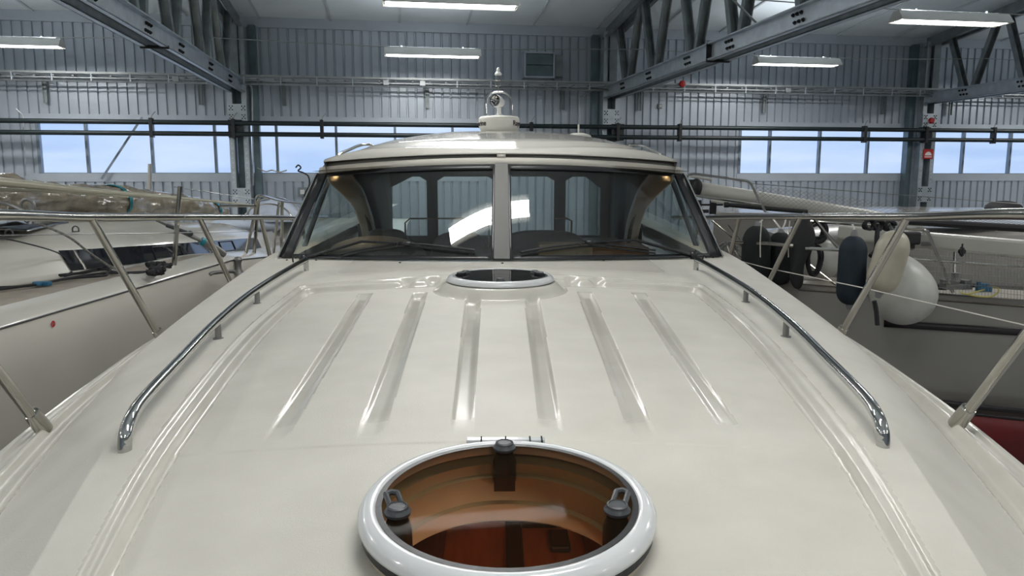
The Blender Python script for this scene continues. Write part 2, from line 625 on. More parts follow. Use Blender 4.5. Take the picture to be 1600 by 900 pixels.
def truss(s, where, zb=1.58):
    t = thing('roof_truss', 'galvanised steel roof truss at the ' + where, 'truss', HW(s, .3, 1.5), 'roof trusses')
    q = MB()
    q.hbox(s - .085, s - .07, .3, 13.6, zb - .11, zb + .11).hbox(s + .07, s + .085, .3, 13.6, zb - .11, zb + .11)
    for zz in (zb - .11, zb + .095):
        q.hbox(s - .15, s - .07, .3, 13.6, zz, zz + .015).hbox(s + .07, s + .15, .3, 13.6, zz, zz + .015)
    q.hbox(s - .15, s - .14, .3, 13.6, zb - .11, zb - .085).hbox(s + .14, s + .15, .3, 13.6, zb - .11, zb - .085)
    q.build('bottom_chord', 'galv', t, smooth=False)
    q = MB()
    za, zc = 2.80 - .12, 2.80 + 13.6 * ct - .12
    for sg in (-1, 1):
        q.beam(HW(s + sg * .08, .2, za), HW(s + sg * .08, 13.6, zc), .02, .2)
        q.beam(HW(s + sg * .11, .2, za - .09), HW(s + sg * .11, 13.6, zc - .09), .08, .015)
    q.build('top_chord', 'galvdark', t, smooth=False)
    for i, nd in enumerate(NODES):
        for dlt in (-.62, .62):
            top = min(max(nd + dlt, .5), 13.5)
            q = MB()
            a = HW(s, nd + (.09 if dlt > 0 else -.09), zb + .02)
            b = HW(s, top, 2.80 + top * ct - .1)
            ww, hh = .11, .09
            q.beam(a, b, ww, .012, up=wn_)
            side = Vector(wu)
            d = (b - a).normalized()
            nrm = side.cross(d).normalized()
            for sg in (-1, 1):
                q.beam(a + side * sg * ww / 2 + nrm * hh / 2, b + side * sg * ww / 2 + nrm * hh / 2, .012, hh, up=nrm)
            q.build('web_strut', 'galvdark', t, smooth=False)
        for sg in ((1,) if s < 0 else (-1,)):
            if i > 6:
                continue
            q = MB()
            for dx, dz in ((-.10, .05), (-.02, .05), (.06, .05), (-.06, -.03), (.02, -.03), (.10, -.03)):
                q.lathe([(.020, 0), (.020, .014), (.012, .014), (.012, .026), (0, .026)], Matrix.Translation(HW(s + sg * .085, nd + dx, zb + dz)) @ HALLROT @ Matrix.Rotation(R(90 * sg), 4, 'Y'), seg=8)
                q.build('bolt', 'hole', t)
                q = MB()
    q = MB()
    q.hbox(s - .155, s + .155, 5.15, 5.19, zb - .125, zb - .09)
    q.hbox(s - .155, s - .085, 5.15, 5.16, zb - .11, zb + .11)
    q.build('joint_strap', 'hole', t, smooth=False)
    q = MB()
    q.beam(HW(s, .42, zb - .05), HW(s, .42, 2.74), .14, .02, up=wn_)
    q.build('end_post', 'galvdark', t, smooth=False)
    return t
truss(COLS[0][0], 'left, over the sailboat')
truss(COLS[1][0], 'middle, right of the radar dome')
truss(COLS[2][0], 'right edge, above the red sign')
# diagonal wind brace at the window and the brace tube between truss and ceiling
q = MB()
a = UW(158, 271, .1)
b = UW(223, 194, .1)
q.beam(HW(a[0], .1, WB - .1), HW(b[0], .1, WT + .1), .035, .02, up=wn_)
tag(q.build('diagonal_brace', 'window_mull', smooth=False), 'thin grey diagonal brace crossing the leftmost window panes', 'brace')
for (p0, t0, p1, t1, zz0, zz1, lab) in [((158, 25), 6.9, (200, -15), 6.4, 1.62, 2.6, 'short steel knee brace rising from the left truss chord at the top edge')]:
    q = MB()
    A = HW(COLS[0][0], 6.3, 1.66)
    B = HW(COLS[0][0] + .95, 7.2, 2.80 + 7.2 * ct - .1)
    q.beam(A, B, .1, .07)
    tag(q.build('knee_brace', 'galv', smooth=False, bevel=.004), lab, 'brace')
q = MB()
q.tube([U(1140, -6, 8.2), U(1196, 50, 9.4)], .012, 8)
tag(q.build('tie_rod', 'tray'), 'thin round tie rod meeting the lower chord of the middle truss', 'rod')

# heating pipes along the wall
for k, (zz, lab) in enumerate(((.93, 'upper dark heating pipe running along the rear wall across the windows'), (.74, 'lower dark heating pipe running along the rear wall across the windows'))):
    q = MB()
    q.tube([HW(SL + .4, .5, zz), HW(SR - .4, .5, zz)], .042, 14)
    tag(q.build('heating_pipe', 'pipe'), lab, 'pipe', 'pair of dark heating pipes')
for px in (237, 365, 503, 830, 965, 1062, 1351, 1447, 1553):
    s, _ = UW(px, 200, .5)
    q = MB()
    q.hbox(s - .03, s + .03, .44, .56, .67, 1.0)
    wide = px in (365, 965, 1447)
    if wide:
        q.hbox(s - .10, s + .14, .40, .47, .68, .99)
    where = {237: 'in front of the leftmost window', 365: 'at the left column', 503: 'left of the hardtop roof', 830: 'beside the radar dome', 965: 'at the middle column', 1062: 'on bare wall right of the middle column', 1351: 'in front of the right window', 1447: 'at the right column', 1553: 'near the right edge'}[px]
    o = q.build('pipe_clamp', 'black', smooth=False, bevel=.006)
    tag(o, 'black clamp joining the two heating pipes ' + where, 'clamp', 'clamps on the heating pipes')
    q = MB()
    q.tube([HW(s, .5, 1.0), HW(s + .02, .5, 1.05), HW(s + .07, .48, 1.11)], .006, 6)
    q.build('strap_end', 'steel', o)
# cable tray
q = MB()
zt = 1.70
tr = thing('cable_tray', 'long galvanised cable tray running along the rear wall above the windows', 'cable tray', HW(0, .3, zt - .1))
q.hbox(SL, SR, .08, .09, zt, zt + .05).hbox(SL, SR, .48, .49, zt + .02, zt + .06)
q.hbox(SL, SR, .08, .12, zt, zt + .008).hbox(SL, SR, .45, .49, zt + .02, zt + .026)
q.hbox(SL, SR, .46, .49, zt - .05, zt - .034)
q.build('side_rail', 'tray', tr, smooth=False)
q = MB()
k = SL + .1
while k < SR:
    q.hbox(k, k + .03, .09, .48, zt - .015, zt + .0)
    k += .30
r_ = q.build('rung', 'tray', tr, smooth=False)
r_['kind'] = 'stuff'
q = MB()
k = SL + .3
while k < SR:
    q.hbox(k, k + .022, .485, .495, zt - .10, zt + .03)
    k += .62
r_ = q.build('tray_clip', 'trim', tr, smooth=False)
r_['kind'] = 'stuff'
q = MB()
for i, (tt, rr) in enumerate(((.18, .012), (.24, .016), (.3, .010), (.36, .014), (.42, .009))):
    pts = [HW(-20 + j * .5, tt + .012 * math.sin(j * 1.7 + i), zt + .018 + .006 * math.sin(j * 2.3 + i * 2)) for j in range(81)]
    q.tube(pts, rr, 6)
q.build('cable', 'seam', tr)
q = MB()
q.tube([HW(SL, .47, zt - .10), HW(SR, .47, zt - .10)], .011, 8)
q.tube([HW(SL, .40, zt - .07), HW(SR, .40, zt - .07)], .009, 8)
q.build('conduit', 'tray', tr)
for px in (65, 310, 442, 668, 882, 1003, 1200, 1387, 1494):
    s, _ = UW(px, 140, .2)
    q = MB()
    q.hbox(s - .035, s - .02, .07, .10, 1.27, zt).hbox(s + .02, s + .035, .07, .10, 1.27, zt).hbox(s - .035, s + .035, .07, .08, 1.27, zt)
    q.hbox(s - .03, s + .03, .07, .46, zt - .03, zt - .015)
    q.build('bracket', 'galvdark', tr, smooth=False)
for px in (120, 410, 700, 1010, 1260, 1440):
    pass
# junction boxes on the tray
for px, where in ((275, 'left of the left column'), (603, 'above the window near the lower lamp'), (660, 'behind the pole light'), (1232, 'under the far right lamp')):
    s, _ = UW(px, 122, .5)
    q = MB()
    q.hbox(s - .05, s + .05, .49, .53, zt - .08, zt + .01)
    tag(q.build('junction_box', 'tray', smooth=False, bevel=.004), 'small grey junction box on the cable tray ' + where, 'junction box', 'junction boxes on the cable tray')
# alarm bell, signs, ventilation unit, wall outlets
s, z = UW(1066, 131, .52)
q = MB()
q.lathe([(.065, 0), (.065, .015), (.055, .035), (.02, .045), (0, .046)], Matrix.Translation(HW(s, .52, z)) @ HALLROT @ Matrix.Rotation(R(90), 4, 'X'), seg=24)
tag(q.build('alarm_bell', 'red'), 'round red alarm bell on the cable tray right of the middle column', 'alarm')
cs = COLS[2][0]
q = MB()
q.lathe([(.06, 0), (.06, .02), (.045, .05), (0, .052)], Matrix.Translation(HW(cs + .02, .352, 1.13)) @ HALLROT @ Matrix.Rotation(R(90), 4, 'X'), seg=24)
tag(q.build('alarm_button', 'red'), 'round red alarm sounder on the splice plate of the right column', 'alarm')
sg = MB().hbox(cs - .10, cs + .12, .352, .36, .36, .56).build('wall_sign', 'red', smooth=False, bevel=.003)
tag(sg, 'square red sign with white half disc on the right column', 'sign')
q = MB()
pts = [HW(cs + .01 + .075 * math.cos(R(a)), .361, .43 + .075 * math.sin(R(a))) for a in range(0, 181, 12)]
q.slab(pts, HW(0, .003, 0) - HW(0, 0, 0))
q.hbox(cs - .07, cs + .09, .361, .364, .39, .41)
q.build('half_disc', 'white', sg, smooth=False)
v0 = UW(819, 80, .3)
v1 = UW(867, 122, .3)
vt = thing('ventilation_unit', 'square grey louvred ventilation unit high on the rear wall', 'ventilation unit', HW((v0[0] + v1[0]) / 2, .15, v1[1]))
q = MB()
a, b, c, d = v0[0], v1[0], v1[1], v0[1]
q.hbox(a, b, .0, .30, c, c + .03).hbox(a, b, 0, .30, d - .03, d).hbox(a, a + .03, 0, .30, c, d).hbox(b - .03, b, 0, .30, c, d)
q.build('casing', 'trim', vt, smooth=False)
q = MB()
for k in range(2):
    z0 = c + .03 + k * (d - c - .06) / 2
    q.hbox(a + .03, b - .03, .24, .26, z0 + .004, z0 + (d - c - .06) / 2 - .004)
q.build('louvre', 'galvteal', vt, smooth=False, bevel=.004)
q = MB()
q.hbox(b + .02, b + .17, .0, .24, c + .04, d - .04)
q.build('side_box', 'galvdark', vt, smooth=False, bevel=.006)
for px, py, lab, sz in ((473, 300, 'grey electrical box on the rear wall left of the windscreen', .07), (1139, 166, 'tiny socket on the rear wall below the cable tray', .035)):
    s, z = UW(px if px < 1000 else 1031, py, .03)
    q = MB()
    q.hbox(s - sz * 1.2, s + sz * 1.2, .0, .05, z - sz * 1.2, z + sz * 1.2)
    o = q.build('wall_socket', 'galvdark', smooth=False, bevel=.004)
    tag(o, lab, 'socket')
    MB().hbox(s - sz * .6, s + sz * .5, .05, .07, z - sz * .6, z + sz * .6).build('socket_face', 'white', o, smooth=False, bevel=.004)
# hanging hose on the window sill
q = MB()
pp = [(462, 262), (466, 258), (470, 262), (466, 267), (474, 270), (482, 276), (483, 290), (476, 305), (480, 318)]
q.tube(smoothpath([HW(*((lambda w_: (w_[0], .22, w_[1]))(UW(x, y, .22)))) for x, y in pp]), .014, 8)
tag(q.build('hanging_cable', 'black'), 'black cable looped over the window sill hanging left of the windscreen', 'cable')
q = MB()
pp = [(402, 262), (415, 268), (425, 266), (436, 269), (448, 266)]
q.tube(smoothpath([HW(*((lambda w_: (w_[0], .15, w_[1]))(UW(x, y, .15)))) for x, y in pp]), .012, 8)
tag(q.build('sill_rope', 'whiterope'), 'pale rope lying along the window sill beside the left column', 'rope')
q = MB()
q.tube([HW(*((lambda w_: (w_[0], .3, w_[1]))(UW(x, y, .3)))) for x, y in ((25, 170), (36, 180), (40, 275))], .012, 8)
tag(q.build('conduit', 'tray'), 'thin conduit dropping down the wall left of the first window', 'conduit')
q = MB()
q.tube(smoothpath([HW(*((lambda w_: (w_[0], .45, w_[1]))(UW(x, y, .45)))) for x, y in ((384, 131), (391, 134), (394, 145), (395, 220), (396, 290))], 5), .012, 8)
tag(q.build('conduit', 'tray'), 'thin bent conduit running down the right side of the left column', 'conduit')
q = MB()
q.tube(smoothpath([HW(*((lambda w_: (w_[0], .2, w_[1]))(UW(x, y, .2)))) for x, y in ((930, 139), (910, 150), (906, 156), (906, 195), (906, 240))], 5), .014, 8)
tag(q.build('conduit', 'tray'), 'bent conduit on the wall just left of the middle column', 'conduit')

# lamps -----------------------------------------------------------
def make_lamp(s, t, label):
    z = 1.95
    o = thing('fluorescent_lamp', label, 'ceiling lamp', HW(s, t, z), 'hanging fluorescent lamps')
    q = MB()
    Lh = .78
    prof = [(-.15, 0), (-.085, .085), (-.05, .12), (.05, .12), (.085, .085), (.15, 0)]
    out = [[HW(s + e, t + a, z + b) for a, b in prof] for e in (-Lh, Lh)]
    q.grid(out)
    inn = [[HW(s + e, t + a * .93, z + b - .008) for a, b in prof] for e in (-Lh + .005, Lh - .005)]
    q.grid(inn, flip=True)
    for e in (-Lh, Lh):
        q.slab([HW(s + e, t + a, z + b) for a, b in prof], HW(.008, 0, 0) - HW(0, 0, 0))
    q.build('reflector', 'lampbody', o, smooth=False)
    for dt in (-.055, .055):
        q = MB()
        q.tube([HW(s - Lh + .03, t + dt, z + .015), HW(s + Lh - .03, t + dt, z + .015)], .019, 10)
        q.build('tube', 'tube', o)
    for e in (-Lh + .015, Lh - .03):
        MB().hbox(s + e, s + e + .02, t - .08, t + .08, z + .0, z + .05).build('tube_holder', 'white', o, smooth=False)
    for e in (-.5, .5):
        q = MB()
        q.tube([HW(s + e, t, z + .12), HW(s + e, t, z + .155)], .012, 6)
        q.build('hanger', 'galvdark', o)
    ld = bpy.data.lights.new('lamp_light', 'AREA')
    ld.shape = 'RECTANGLE'
    ld.size = 1.5
    ld.size_y = .17
    ld.energy = LAMP_POWER
    ld.color = (1.0, .985, .955)
    lo = bpy.data.objects.new('lamp_light', ld)
    COL.objects.link(lo)
    lo.parent = o
    lo.location = (0, 0, -.01)
    lo.rotation_euler = (0, 0, WA)
    # added upward fill light above the closed housing, brightens the ceiling
    ld = bpy.data.lights.new('ceiling_fill_light', 'AREA')
    ld.shape = 'RECTANGLE'
    ld.size = 1.4
    ld.size_y = .08
    ld.energy = LAMP_POWER * .38
    ld.color = (.93, .97, 1.0)
    lo = bpy.data.objects.new('ceiling_fill_light', ld)
    COL.objects.link(lo)
    lo.parent = o
    lo.location = (0, 0, .135)
    lo.rotation_euler = (math.pi, 0, WA)
    return o
names = {(-1.6, 1.8): 'lit fluorescent lamp above the radar dome, lower of two', (-1.6, 5.6): 'lit fluorescent lamp at the top centre edge',
         (4.8, 5.6): 'large lit fluorescent lamp in front of the right column top', (4.8, 1.8): 'lit fluorescent lamp between the middle and right trusses, near the wall',
         (-8.0, 1.8): 'lit fluorescent lamp at the upper left corner'}
for s in (-14.4, -8.0, -1.6, 4.8, 11.2):
    for t in (1.8, 5.6, 9.4, 13.2, 17.0, 20.8):
        make_lamp(s - (.2 if t == 9.4 else 0), t, names.get((s, t), 'fluorescent lamp of the rows outside the view, hung from the roof'))
for t, lab in ((1.8, 'thin suspension wire carrying the row of lamps nearest the rear wall'), (5.6, 'thin suspension wire carrying the second row of lamps')):
    q = MB()
    pts = []
    for i in range(77):
        s = -19 + i * .5
        f = ((s - COLS[0][0]) / 6.83) % 1.0
        pts.append(HW(s, t, 2.15 - .07 * math.sin(math.pi * f)))
    q.tube(pts, .008, 5)
    tag(q.build('suspension_wire', 'tray'), lab, 'wire', 'lamp suspension wires')

# ================================================================== THE MOTOR YACHT (local frame: y towards its stern)
yacht = thing('motor_yacht', 'white motor yacht seen from its bow, with round deck hatches and radar dome', 'yacht', (.02, 0, -H), rotz=BA)
OFF[yacht.name] = Vector((0, 0, -H))
def itp(y, pts):
    a = np.array(pts)
    return np.interp(y, a[:, 0], a[:, 1])
def smoothtab(pts, lo, hi):
    a = np.array(pts)
    ys = np.linspace(lo, hi, 400)
    v = np.interp(ys, a[:, 0], a[:, 1])
    k = np.ones(21) / 21
    vp = np.concatenate([np.full(10, v[0]) + (np.arange(-10, 0)) * (v[1] - v[0]), v, np.full(10, v[-1]) + (np.arange(1, 11)) * (v[-1] - v[-2])])
    return ys, np.convolve(vp, k, 'valid')
XG = smoothtab([(-1.8, .12), (-1.2, .50), (-.5, .83), (.3, 1.12), (.9, 1.30), (1.5, 1.46), (2.35, 1.66), (2.87, 1.77), (4, 1.94), (5.9, 2.12), (8, 2.17), (13, 2.14)], -1.8, 13)
XF = smoothtab([(-1.8, .05), (-1.2, .25), (0, .72), (.9, 1.02), (1.3, 1.17), (1.92, 1.37), (2.56, 1.56), (3, 1.68), (4, 1.86), (5, 1.96), (6, 2.02), (13, 2.05)], -1.8, 13)
XC = smoothtab([(-1.8, .0), (-1.2, .05), (0, .42), (.9, .75), (1.3, .872), (1.66, .983), (1.97, 1.062), (2.2, 1.12), (2.8, 1.28), (3.5, 1.43), (4.7, 1.62), (5.85, 1.78), (6.5, 1.84), (13, 1.86)], -1.8, 13)
XI = smoothtab([(-1.8, .0), (-1.2, .05), (0, .42), (.9, .655), (1.355, .755), (1.57, .812), (1.97, .886), (2.42, .948), (3.03, 1.034), (3.68, 1.091), (4.27, 1.11), (5, 1.12), (13, 1.12)], -1.8, 13)
XO = smoothtab([(-1.8, .03), (-1.2, .1), (0, .47), (.9, .675), (1.28, .77), (1.51, .84), (1.875, .925), (2.23, .985), (2.8, 1.075), (3.35, 1.14), (3.83, 1.165), (4.45, 1.18), (5, 1.18), (13, 1.18)], -1.8, 13)
def sstep(t):
    t = np.clip(t, 0, 1)
    return t * t * (3 - 2 * t)
def smax(a, b, k):
    h = np.clip(.5 + .5 * (a - b) / k, 0, 1)
    return b * (1 - h) + a * h + k * h * (1 - h)
HATCH = (-.004, 1.51)
SMALL = (-.012, 4.34)
SMALLZ = -.578
def panelz(x, y):
    k = np.interp(y, [2.2, 3.5, 5.8], [.045, .035, .024])
    z = -.716 + .029 * (y - 1.49) - k * x * x
    return z - .02 * np.maximum(0, 1.975 - y)
def deckz(x, y):
    ax = np.abs(x)
    zp = panelz(x, y)
    xi = np.interp(y, *XI)
    xo = np.interp(y, *XO)
    yi = 4.425 - .03 * np.clip(ax - .5, 0, 1)
    yo = 4.64 - .15 * ax
    di = smax(ax - xi, y - yi, .05)
    do = smax(ax - xo, y - yo, .05)
    t = np.where(do >= 0, 1, np.where(di <= 0, 0, di / np.maximum(di - do, 1e-4)))
    rise = .030 * sstep(t / .4) + .014 * sstep((t - .72) / .28)
    rise = rise - .003 * sstep((1.985 - y) / .012) * (di < 0)
    gloss = ((di > -.006) & (do < .008)).astype(float)
    # drainage notches in the front wall of the recess
    for cx in (.41, .56):
        wv = np.clip(1 - np.abs(ax - cx) / .055, 0, 1)
        rise = rise - .03 * sstep(wv) * ((t > .02) & (t < 1) & (y > 4.2)) * np.sin(np.pi * np.clip(t, 0, 1))
    z = zp + rise
    # flutes
    for (yf, xof, xif, xon, xin) in ((4.30, .815, .728, .675, .605), (4.27, .506, .417, .418, .338), (4.07, .2, .114, .158, .088)):
        f = np.clip((y - 2.03) / (yf - 2.03), -.1, 1.1)
        a = xin + (xif - xin) * f
        b = xon + (xof - xon) * f
        s = (ax - a) / (b - a)
        inside = (s > 0) & (s < 1) & (y > 2.03) & (y < yf)
        prof = np.minimum(np.clip(s / .42, 0, 1), np.clip((1 - s) / .2, 0, 1))
        prof = sstep(prof)
        endr = sstep(np.clip((yf - y) / .10, 0, 1))
        dep = .021 * np.clip((y - 2.03) / 1.4, 0, 1) ** .7
        z = z - np.where(inside, prof * endr * dep, 0)
        gloss = np.maximum(gloss, inside.astype(float) * np.clip((y - 2.03) / .2, 0, 1))
    # shoulder
    xc = np.interp(y, *XC)
    xf = np.interp(y, *XF)
    xg = np.interp(y, *XG)
    zf = -.93 + .004 * np.clip(y, 0, 10)
    tt = np.clip((ax - xc) / np.maximum(xf - xc, .02), 0, 1)
    p = np.interp(y, [1.9, 3.2], [1.04, 2.6])
    top = z
    z = top - (top - zf) * tt ** p
    # side deck with rounded ridge and outboard lip
    v = np.clip((ax - xf) / np.maximum(xg - xf, .02), 0, 1)
    z = np.where(ax > xf, zf - .022 * np.clip(1 - v * 8, 0, 1) + .032 * np.exp(-((v - .42) / .13) ** 2) + .012 * sstep((v - .78) / .1), z)
    gloss = np.where(ax > xf - .012, 1.0, gloss)
    # pedestal of the small hatch
    r = np.hypot(x - SMALL[0], y - SMALL[1])
    h = 1 - sstep((r - .305) / .075)
    z = z * (1 - h) + (SMALLZ - .012) * h
    gloss = np.where((r > .30) & (r < .385), 1, gloss)
    # smooth moulded cowl below the windscreen
    gloss = np.maximum(gloss, .7 * sstep((y - 4.6 + .05 * ax) / .35) * (1 - sstep((ax - 1.0) / .3)))
    return z, 1 - gloss
def ws_base_y(x):
    return 5.155 + .24 * x * x
def dz1(x, y):
    return float(deckz(np.array([float(x)]), np.array([float(y)]))[0][0])

ys = np.concatenate([np.linspace(-1.75, .9, 60), np.linspace(.91, 2.2, 300), np.linspace(2.205, 4.75, 470), np.linspace(4.76, 6.6, 90), np.linspace(6.65, 12.2, 38)])
us = np.concatenate([-np.linspace(1, .0, 380, endpoint=False), np.linspace(0, 1, 381)])
YY, UU = np.meshgrid(ys, us, indexing='ij')
XX = UU * np.interp(YY, *XG)
ZZ, NS = deckz(XX, YY)
nr, nc = XX.shape
idx = np.arange(nr * nc).reshape(nr, nc)
q4 = np.stack([idx[:-1, :-1], idx[:-1, 1:], idx[1:, 1:], idx[1:, :-1]], -1).reshape(-1, 4)
cx = XX.ravel()[q4].mean(1)
cy = YY.ravel()[q4].mean(1)
keep = np.hypot(cx - HATCH[0], cy - HATCH[1]) > .283
keep &= np.hypot(cx - SMALL[0], cy - SMALL[1]) > .283
keep &= ~((cy > ws_base_y(cx) + .06) & (np.abs(cx) < 1.60))
q4 = q4[keep]
me = bpy.data.meshes.new('foredeck')
V = np.stack([XX, YY, ZZ + H], -1).reshape(-1, 3).astype(np.float32)
me.vertices.add(len(V))
me.vertices.foreach_set('co', V.ravel())
me.loops.add(len(q4) * 4)
me.loops.foreach_set('vertex_index', q4.ravel().astype(np.int32))
me.polygons.add(len(q4))
me.polygons.foreach_set('loop_start', (np.arange(len(q4)) * 4).astype(np.int32))
me.polygons.foreach_set('use_smooth', np.ones(len(q4), bool))
me.update(calc_edges=True)
me.validate()
at = me.attributes.new('nonskid', 'FLOAT', 'POINT')
at.data.foreach_set('value', NS.ravel().astype(np.float32))
me.materials.append(M['deck'])
deck = bpy.data.objects.new('foredeck', me)
COL.objects.link(deck)
deck.parent = yacht
OFF[deck.name] = Vector((0, 0, 0))
bpy_w = deck.modifiers.new('wn', 'WEIGHTED_NORMAL') if False else None

# hull sides
mb = MB()
for sg in (-1, 1):
    rows = []
    for y in np.linspace(-1.75, 12.2, 70):
        xg = float(np.interp(y, *XG))
        zt = dz1(xg, y)
        rows.append([(sg * xg, y, zt), (sg * (xg + .012), y, zt - .02), (sg * (xg + .012), y, zt - .07), (sg * xg, y, zt - .09), (sg * xg * .97, y, zt - .45), (sg * xg * .86, y, -1.95), (sg * xg * .62, y, -2.6), (0.0, y, -3.1)])
    mb.grid(rows, flip=(sg > 0))
mb.build('hull', 'gel', yacht)

# ---------------- round hatches
def ring_matrix(c, slope):
    return Matrix.Translation(Vector(c)) @ Matrix.Rotation(slope, 4, 'X')
def make_hatch(c, slope, name, label, full):
    pm = 'smoke' if full else 'smokedark'
    m = ring_matrix(c, slope)
    q = MB()
    q.lathe([(.268, .002), (.268, .0265), (.271, .029), (.276, .0305), (.283, .030), (.292, .026), (.300, .018), (.305, .008), (.305, .0), (.296, -.004), (.275, -.004)], m, seg=96, cap=False)
    ring = q.build(name, 'hatchring', yacht, angle=80)
    ring['label'] = label
    OFF[ring.name] = Vector((0, 0, 0)) + OFF[yacht.name]
    ro = OFF[ring.name]
    def sub(mbx, nm, mt, **k):
        o = mbx.build(nm, mt, ring, **k)
        o.location = (0, 0, 0)
        return o
    # child vertices are relative to the same yacht frame
    q = MB()
    q.lathe([(.284, -.03), (.300, -.022), (.300, -.006), (.284, -.004)], m, seg=96, cap=False)
    sub(q, 'gasket', 'rubber')
    q = MB()
    q.lathe([(.270, .020), (.270, .026), (0, .026)], m, seg=96, cap=False)
    sub(q, 'smoked_pane', pm, smooth=False)
    q = MB()
    q.lathe([(.268, .0275), (.256, .0275)], m, seg=96, cap=False)
    sub(q, 'pane_border', 'black', smooth=False)
    kn = [((-.004, .243), None), ((-.218, -.062), (-.30, .95)), ((.218, -.062), (.30, .95))] if full else [((0.0, -.235), None), ((-.2, .075), (-.5, -.9)), ((.2, .075), (.5, -.9))]
    for (kx, ky), lev in kn:
        q = MB()
        mm = m @ Matrix.Translation((kx, ky, .026))
        q.lathe([(.026, 0), (.027, .006), (.024, .010), (.022, .012), (.021, .017), (.017, .019), (.016, .017), (0, .017)], mm, seg=28)
        if lev:
            d = Vector((lev[0], lev[1], 0)).normalized()
            s_ = Vector((-d.y, d.x, 0))
            for sd in (-1, 1):
                pts = [mm @ (d * a + s_ * (.012 * sd) + Vector((0, 0, .011))) for a in (.018, .04, .066)]
                q.tube(pts, .006, 8)
            q.tube([mm @ (d * .066 + s_ * .013 + Vector((0, 0, .011))), mm @ (d * .074 + Vector((0, 0, .011))), mm @ (d * .066 - s_ * .013 + Vector((0, 0, .011)))], .0065, 8)
        sub(q, 'latch_knob', 'knob')
        # latch body under the pane
        q = MB()
        q.lathe([(.028, -.052), (.028, -.004), (.02, .018)], m @ Matrix.Translation((kx, ky, 0)), seg=20)
        q.box(m @ Vector((kx, ky * .93, -.05)), (.05, .03, .035))
        sub(q, 'latch_body', 'black')
    return ring, m
ring, mh = make_hatch((HATCH[0], HATCH[1], -.683), math.atan(.07), 'deck_hatch', 'large round hatch nearest the viewer with white ring and brown pane', True)
ring2, mh2 = make_hatch((SMALL[0], SMALL[1], SMALLZ - .004), math.atan(.01), 'deck_hatch', 'farther round hatch below the windscreen with dark pane', False)
# hinge strip behind the big hatch
q = MB()
hz = -.716 + .029 * (1.88 - 1.49) - .002
q.box((-.004, 1.888, -.682), (.20, .022, .040))
q.box((-.004, 1.84, -.688), (.15, .09, .010))
hg = q.build('hatch_hinge', 'hatchring', yacht, bevel=.003, smooth=False)
q = MB()
for dx in (-.062, 0, .062, .092):
    q.box((-.004 + dx, 1.880, -.6625), (.004, .036, .006))
q.build('hinge_slot', 'hole', hg, smooth=False).location = (0, 0, 0)
OFF['x'] = Vector()

# hatch trunk and the fore cabin beneath it
q = MB()
q.lathe([(.290, -.07), (.290, -.006), (.262, -.02), (.262, -.045), (.251, -.050), (.251, -.110), (.240, -.115), (.240, -.125), (.262, -.13), (.262, -.170), (.32, -.172)], mh, seg=72, cap=False)
q.build('hatch_trunk', 'liner', yacht, angle=50)
q = MB()
q.lathe([(.292, -.012), (.262, -.02), (.262, -.12), (.275, -.12)], mh2, seg=72, cap=False)
q.build('hatch_trunk', 'interior', yacht, angle=50)
hc = Vector((HATCH[0], HATCH[1], 0))
q = MB()
z0 = -.815
a0, a1, b0, b1 = -.72, .72, .9, 3.3
n = 48
ring_in = [(hc.x + .270 * math.cos(2 * math.pi * k / n), hc.y + .270 * math.sin(2 * math.pi * k / n), z0 - .02) for k in range(n)]
ring_out = []
for k in range(n):
    c, s_ = math.cos(2 * math.pi * k / n), math.sin(2 * math.pi * k / n)
    sc = min(((a1 - hc.x) if c > 0 else (hc.x - a0)) / max(abs(c), 1e-6), ((b1 - hc.y) if s_ > 0 else (hc.y - b0)) / max(abs(s_), 1e-6))
    ring_out.append((hc.x + c * sc, hc.y + s_ * sc, z0 - .03))
b = len(q.v)
q.add(ring_in + ring_out, [(k, (k + 1) % n, n + (k + 1) % n, n + k) for k in range(n)])
q.build('forecabin_headliner', 'liner', yacht)
q = MB()
q.add([(a0, b0, -1.5), (a1, b0, -1.5), (a1, b1, -1.5), (a0, b1, -1.5)], [(0, 1, 2, 3)])
q.build('forecabin_floor', 'cabinfloor', yacht, smooth=False)
q = MB()
for (p, q_) in (((a0, b0), (a1, b0)), ((a1, b0), (a1, b1)), ((a1, b1), (a0, b1)), ((a0, b1), (a0, b0))):
    q.add([(*p, -1.5), (*q_, -1.5), (*q_, z0), (*p, z0)], [(0, 1, 2, 3)])
q.build('forecabin_wall', 'cabinfloor', yacht, smooth=False)
q = MB()
q.box((-.47, 2.1, -1.45), (.46, 2.3, .10)).box((.52, 2.1, -1.45), (.40, 2.3, .10))
q.build('berth', 'cabinred', yacht, smooth=False, bevel=.03)
q = MB()
q.box((.04, 2.6, -1.485), (.07, 1.3, .03)).box((.225, 2.98, -1.485), (.085, .16, .03)).box((.13, 3.15, -1.485), (.20, .06, .03))
q.build('cabin_locker', 'cabindark', yacht, smooth=False, bevel=.01)
q = MB()
q.lathe([(.04, -.868), (.04, -.858), (0, -.856)], Matrix.Translation((.45, 1.25, 0)), seg=20)
q.build('cabin_fill_disc', mat('cabin_fill_glow', (1, .8, .6), .4, emit=(1, .8, .6), estr=4), yacht)  # invented glowing disc, added to go with the fill light below
ld = bpy.data.lights.new('cabin_fill_light', 'POINT')  # added fill light, brightens the forecabin seen through the hatch
ld.energy = 11
ld.color = (1, .88, .74)
ld.shadow_soft_size = .04
lo = bpy.data.objects.new('cabin_fill_light', ld)
COL.objects.link(lo)
lo.parent = yacht
lo.location = (.45, 1.25, H - .93)

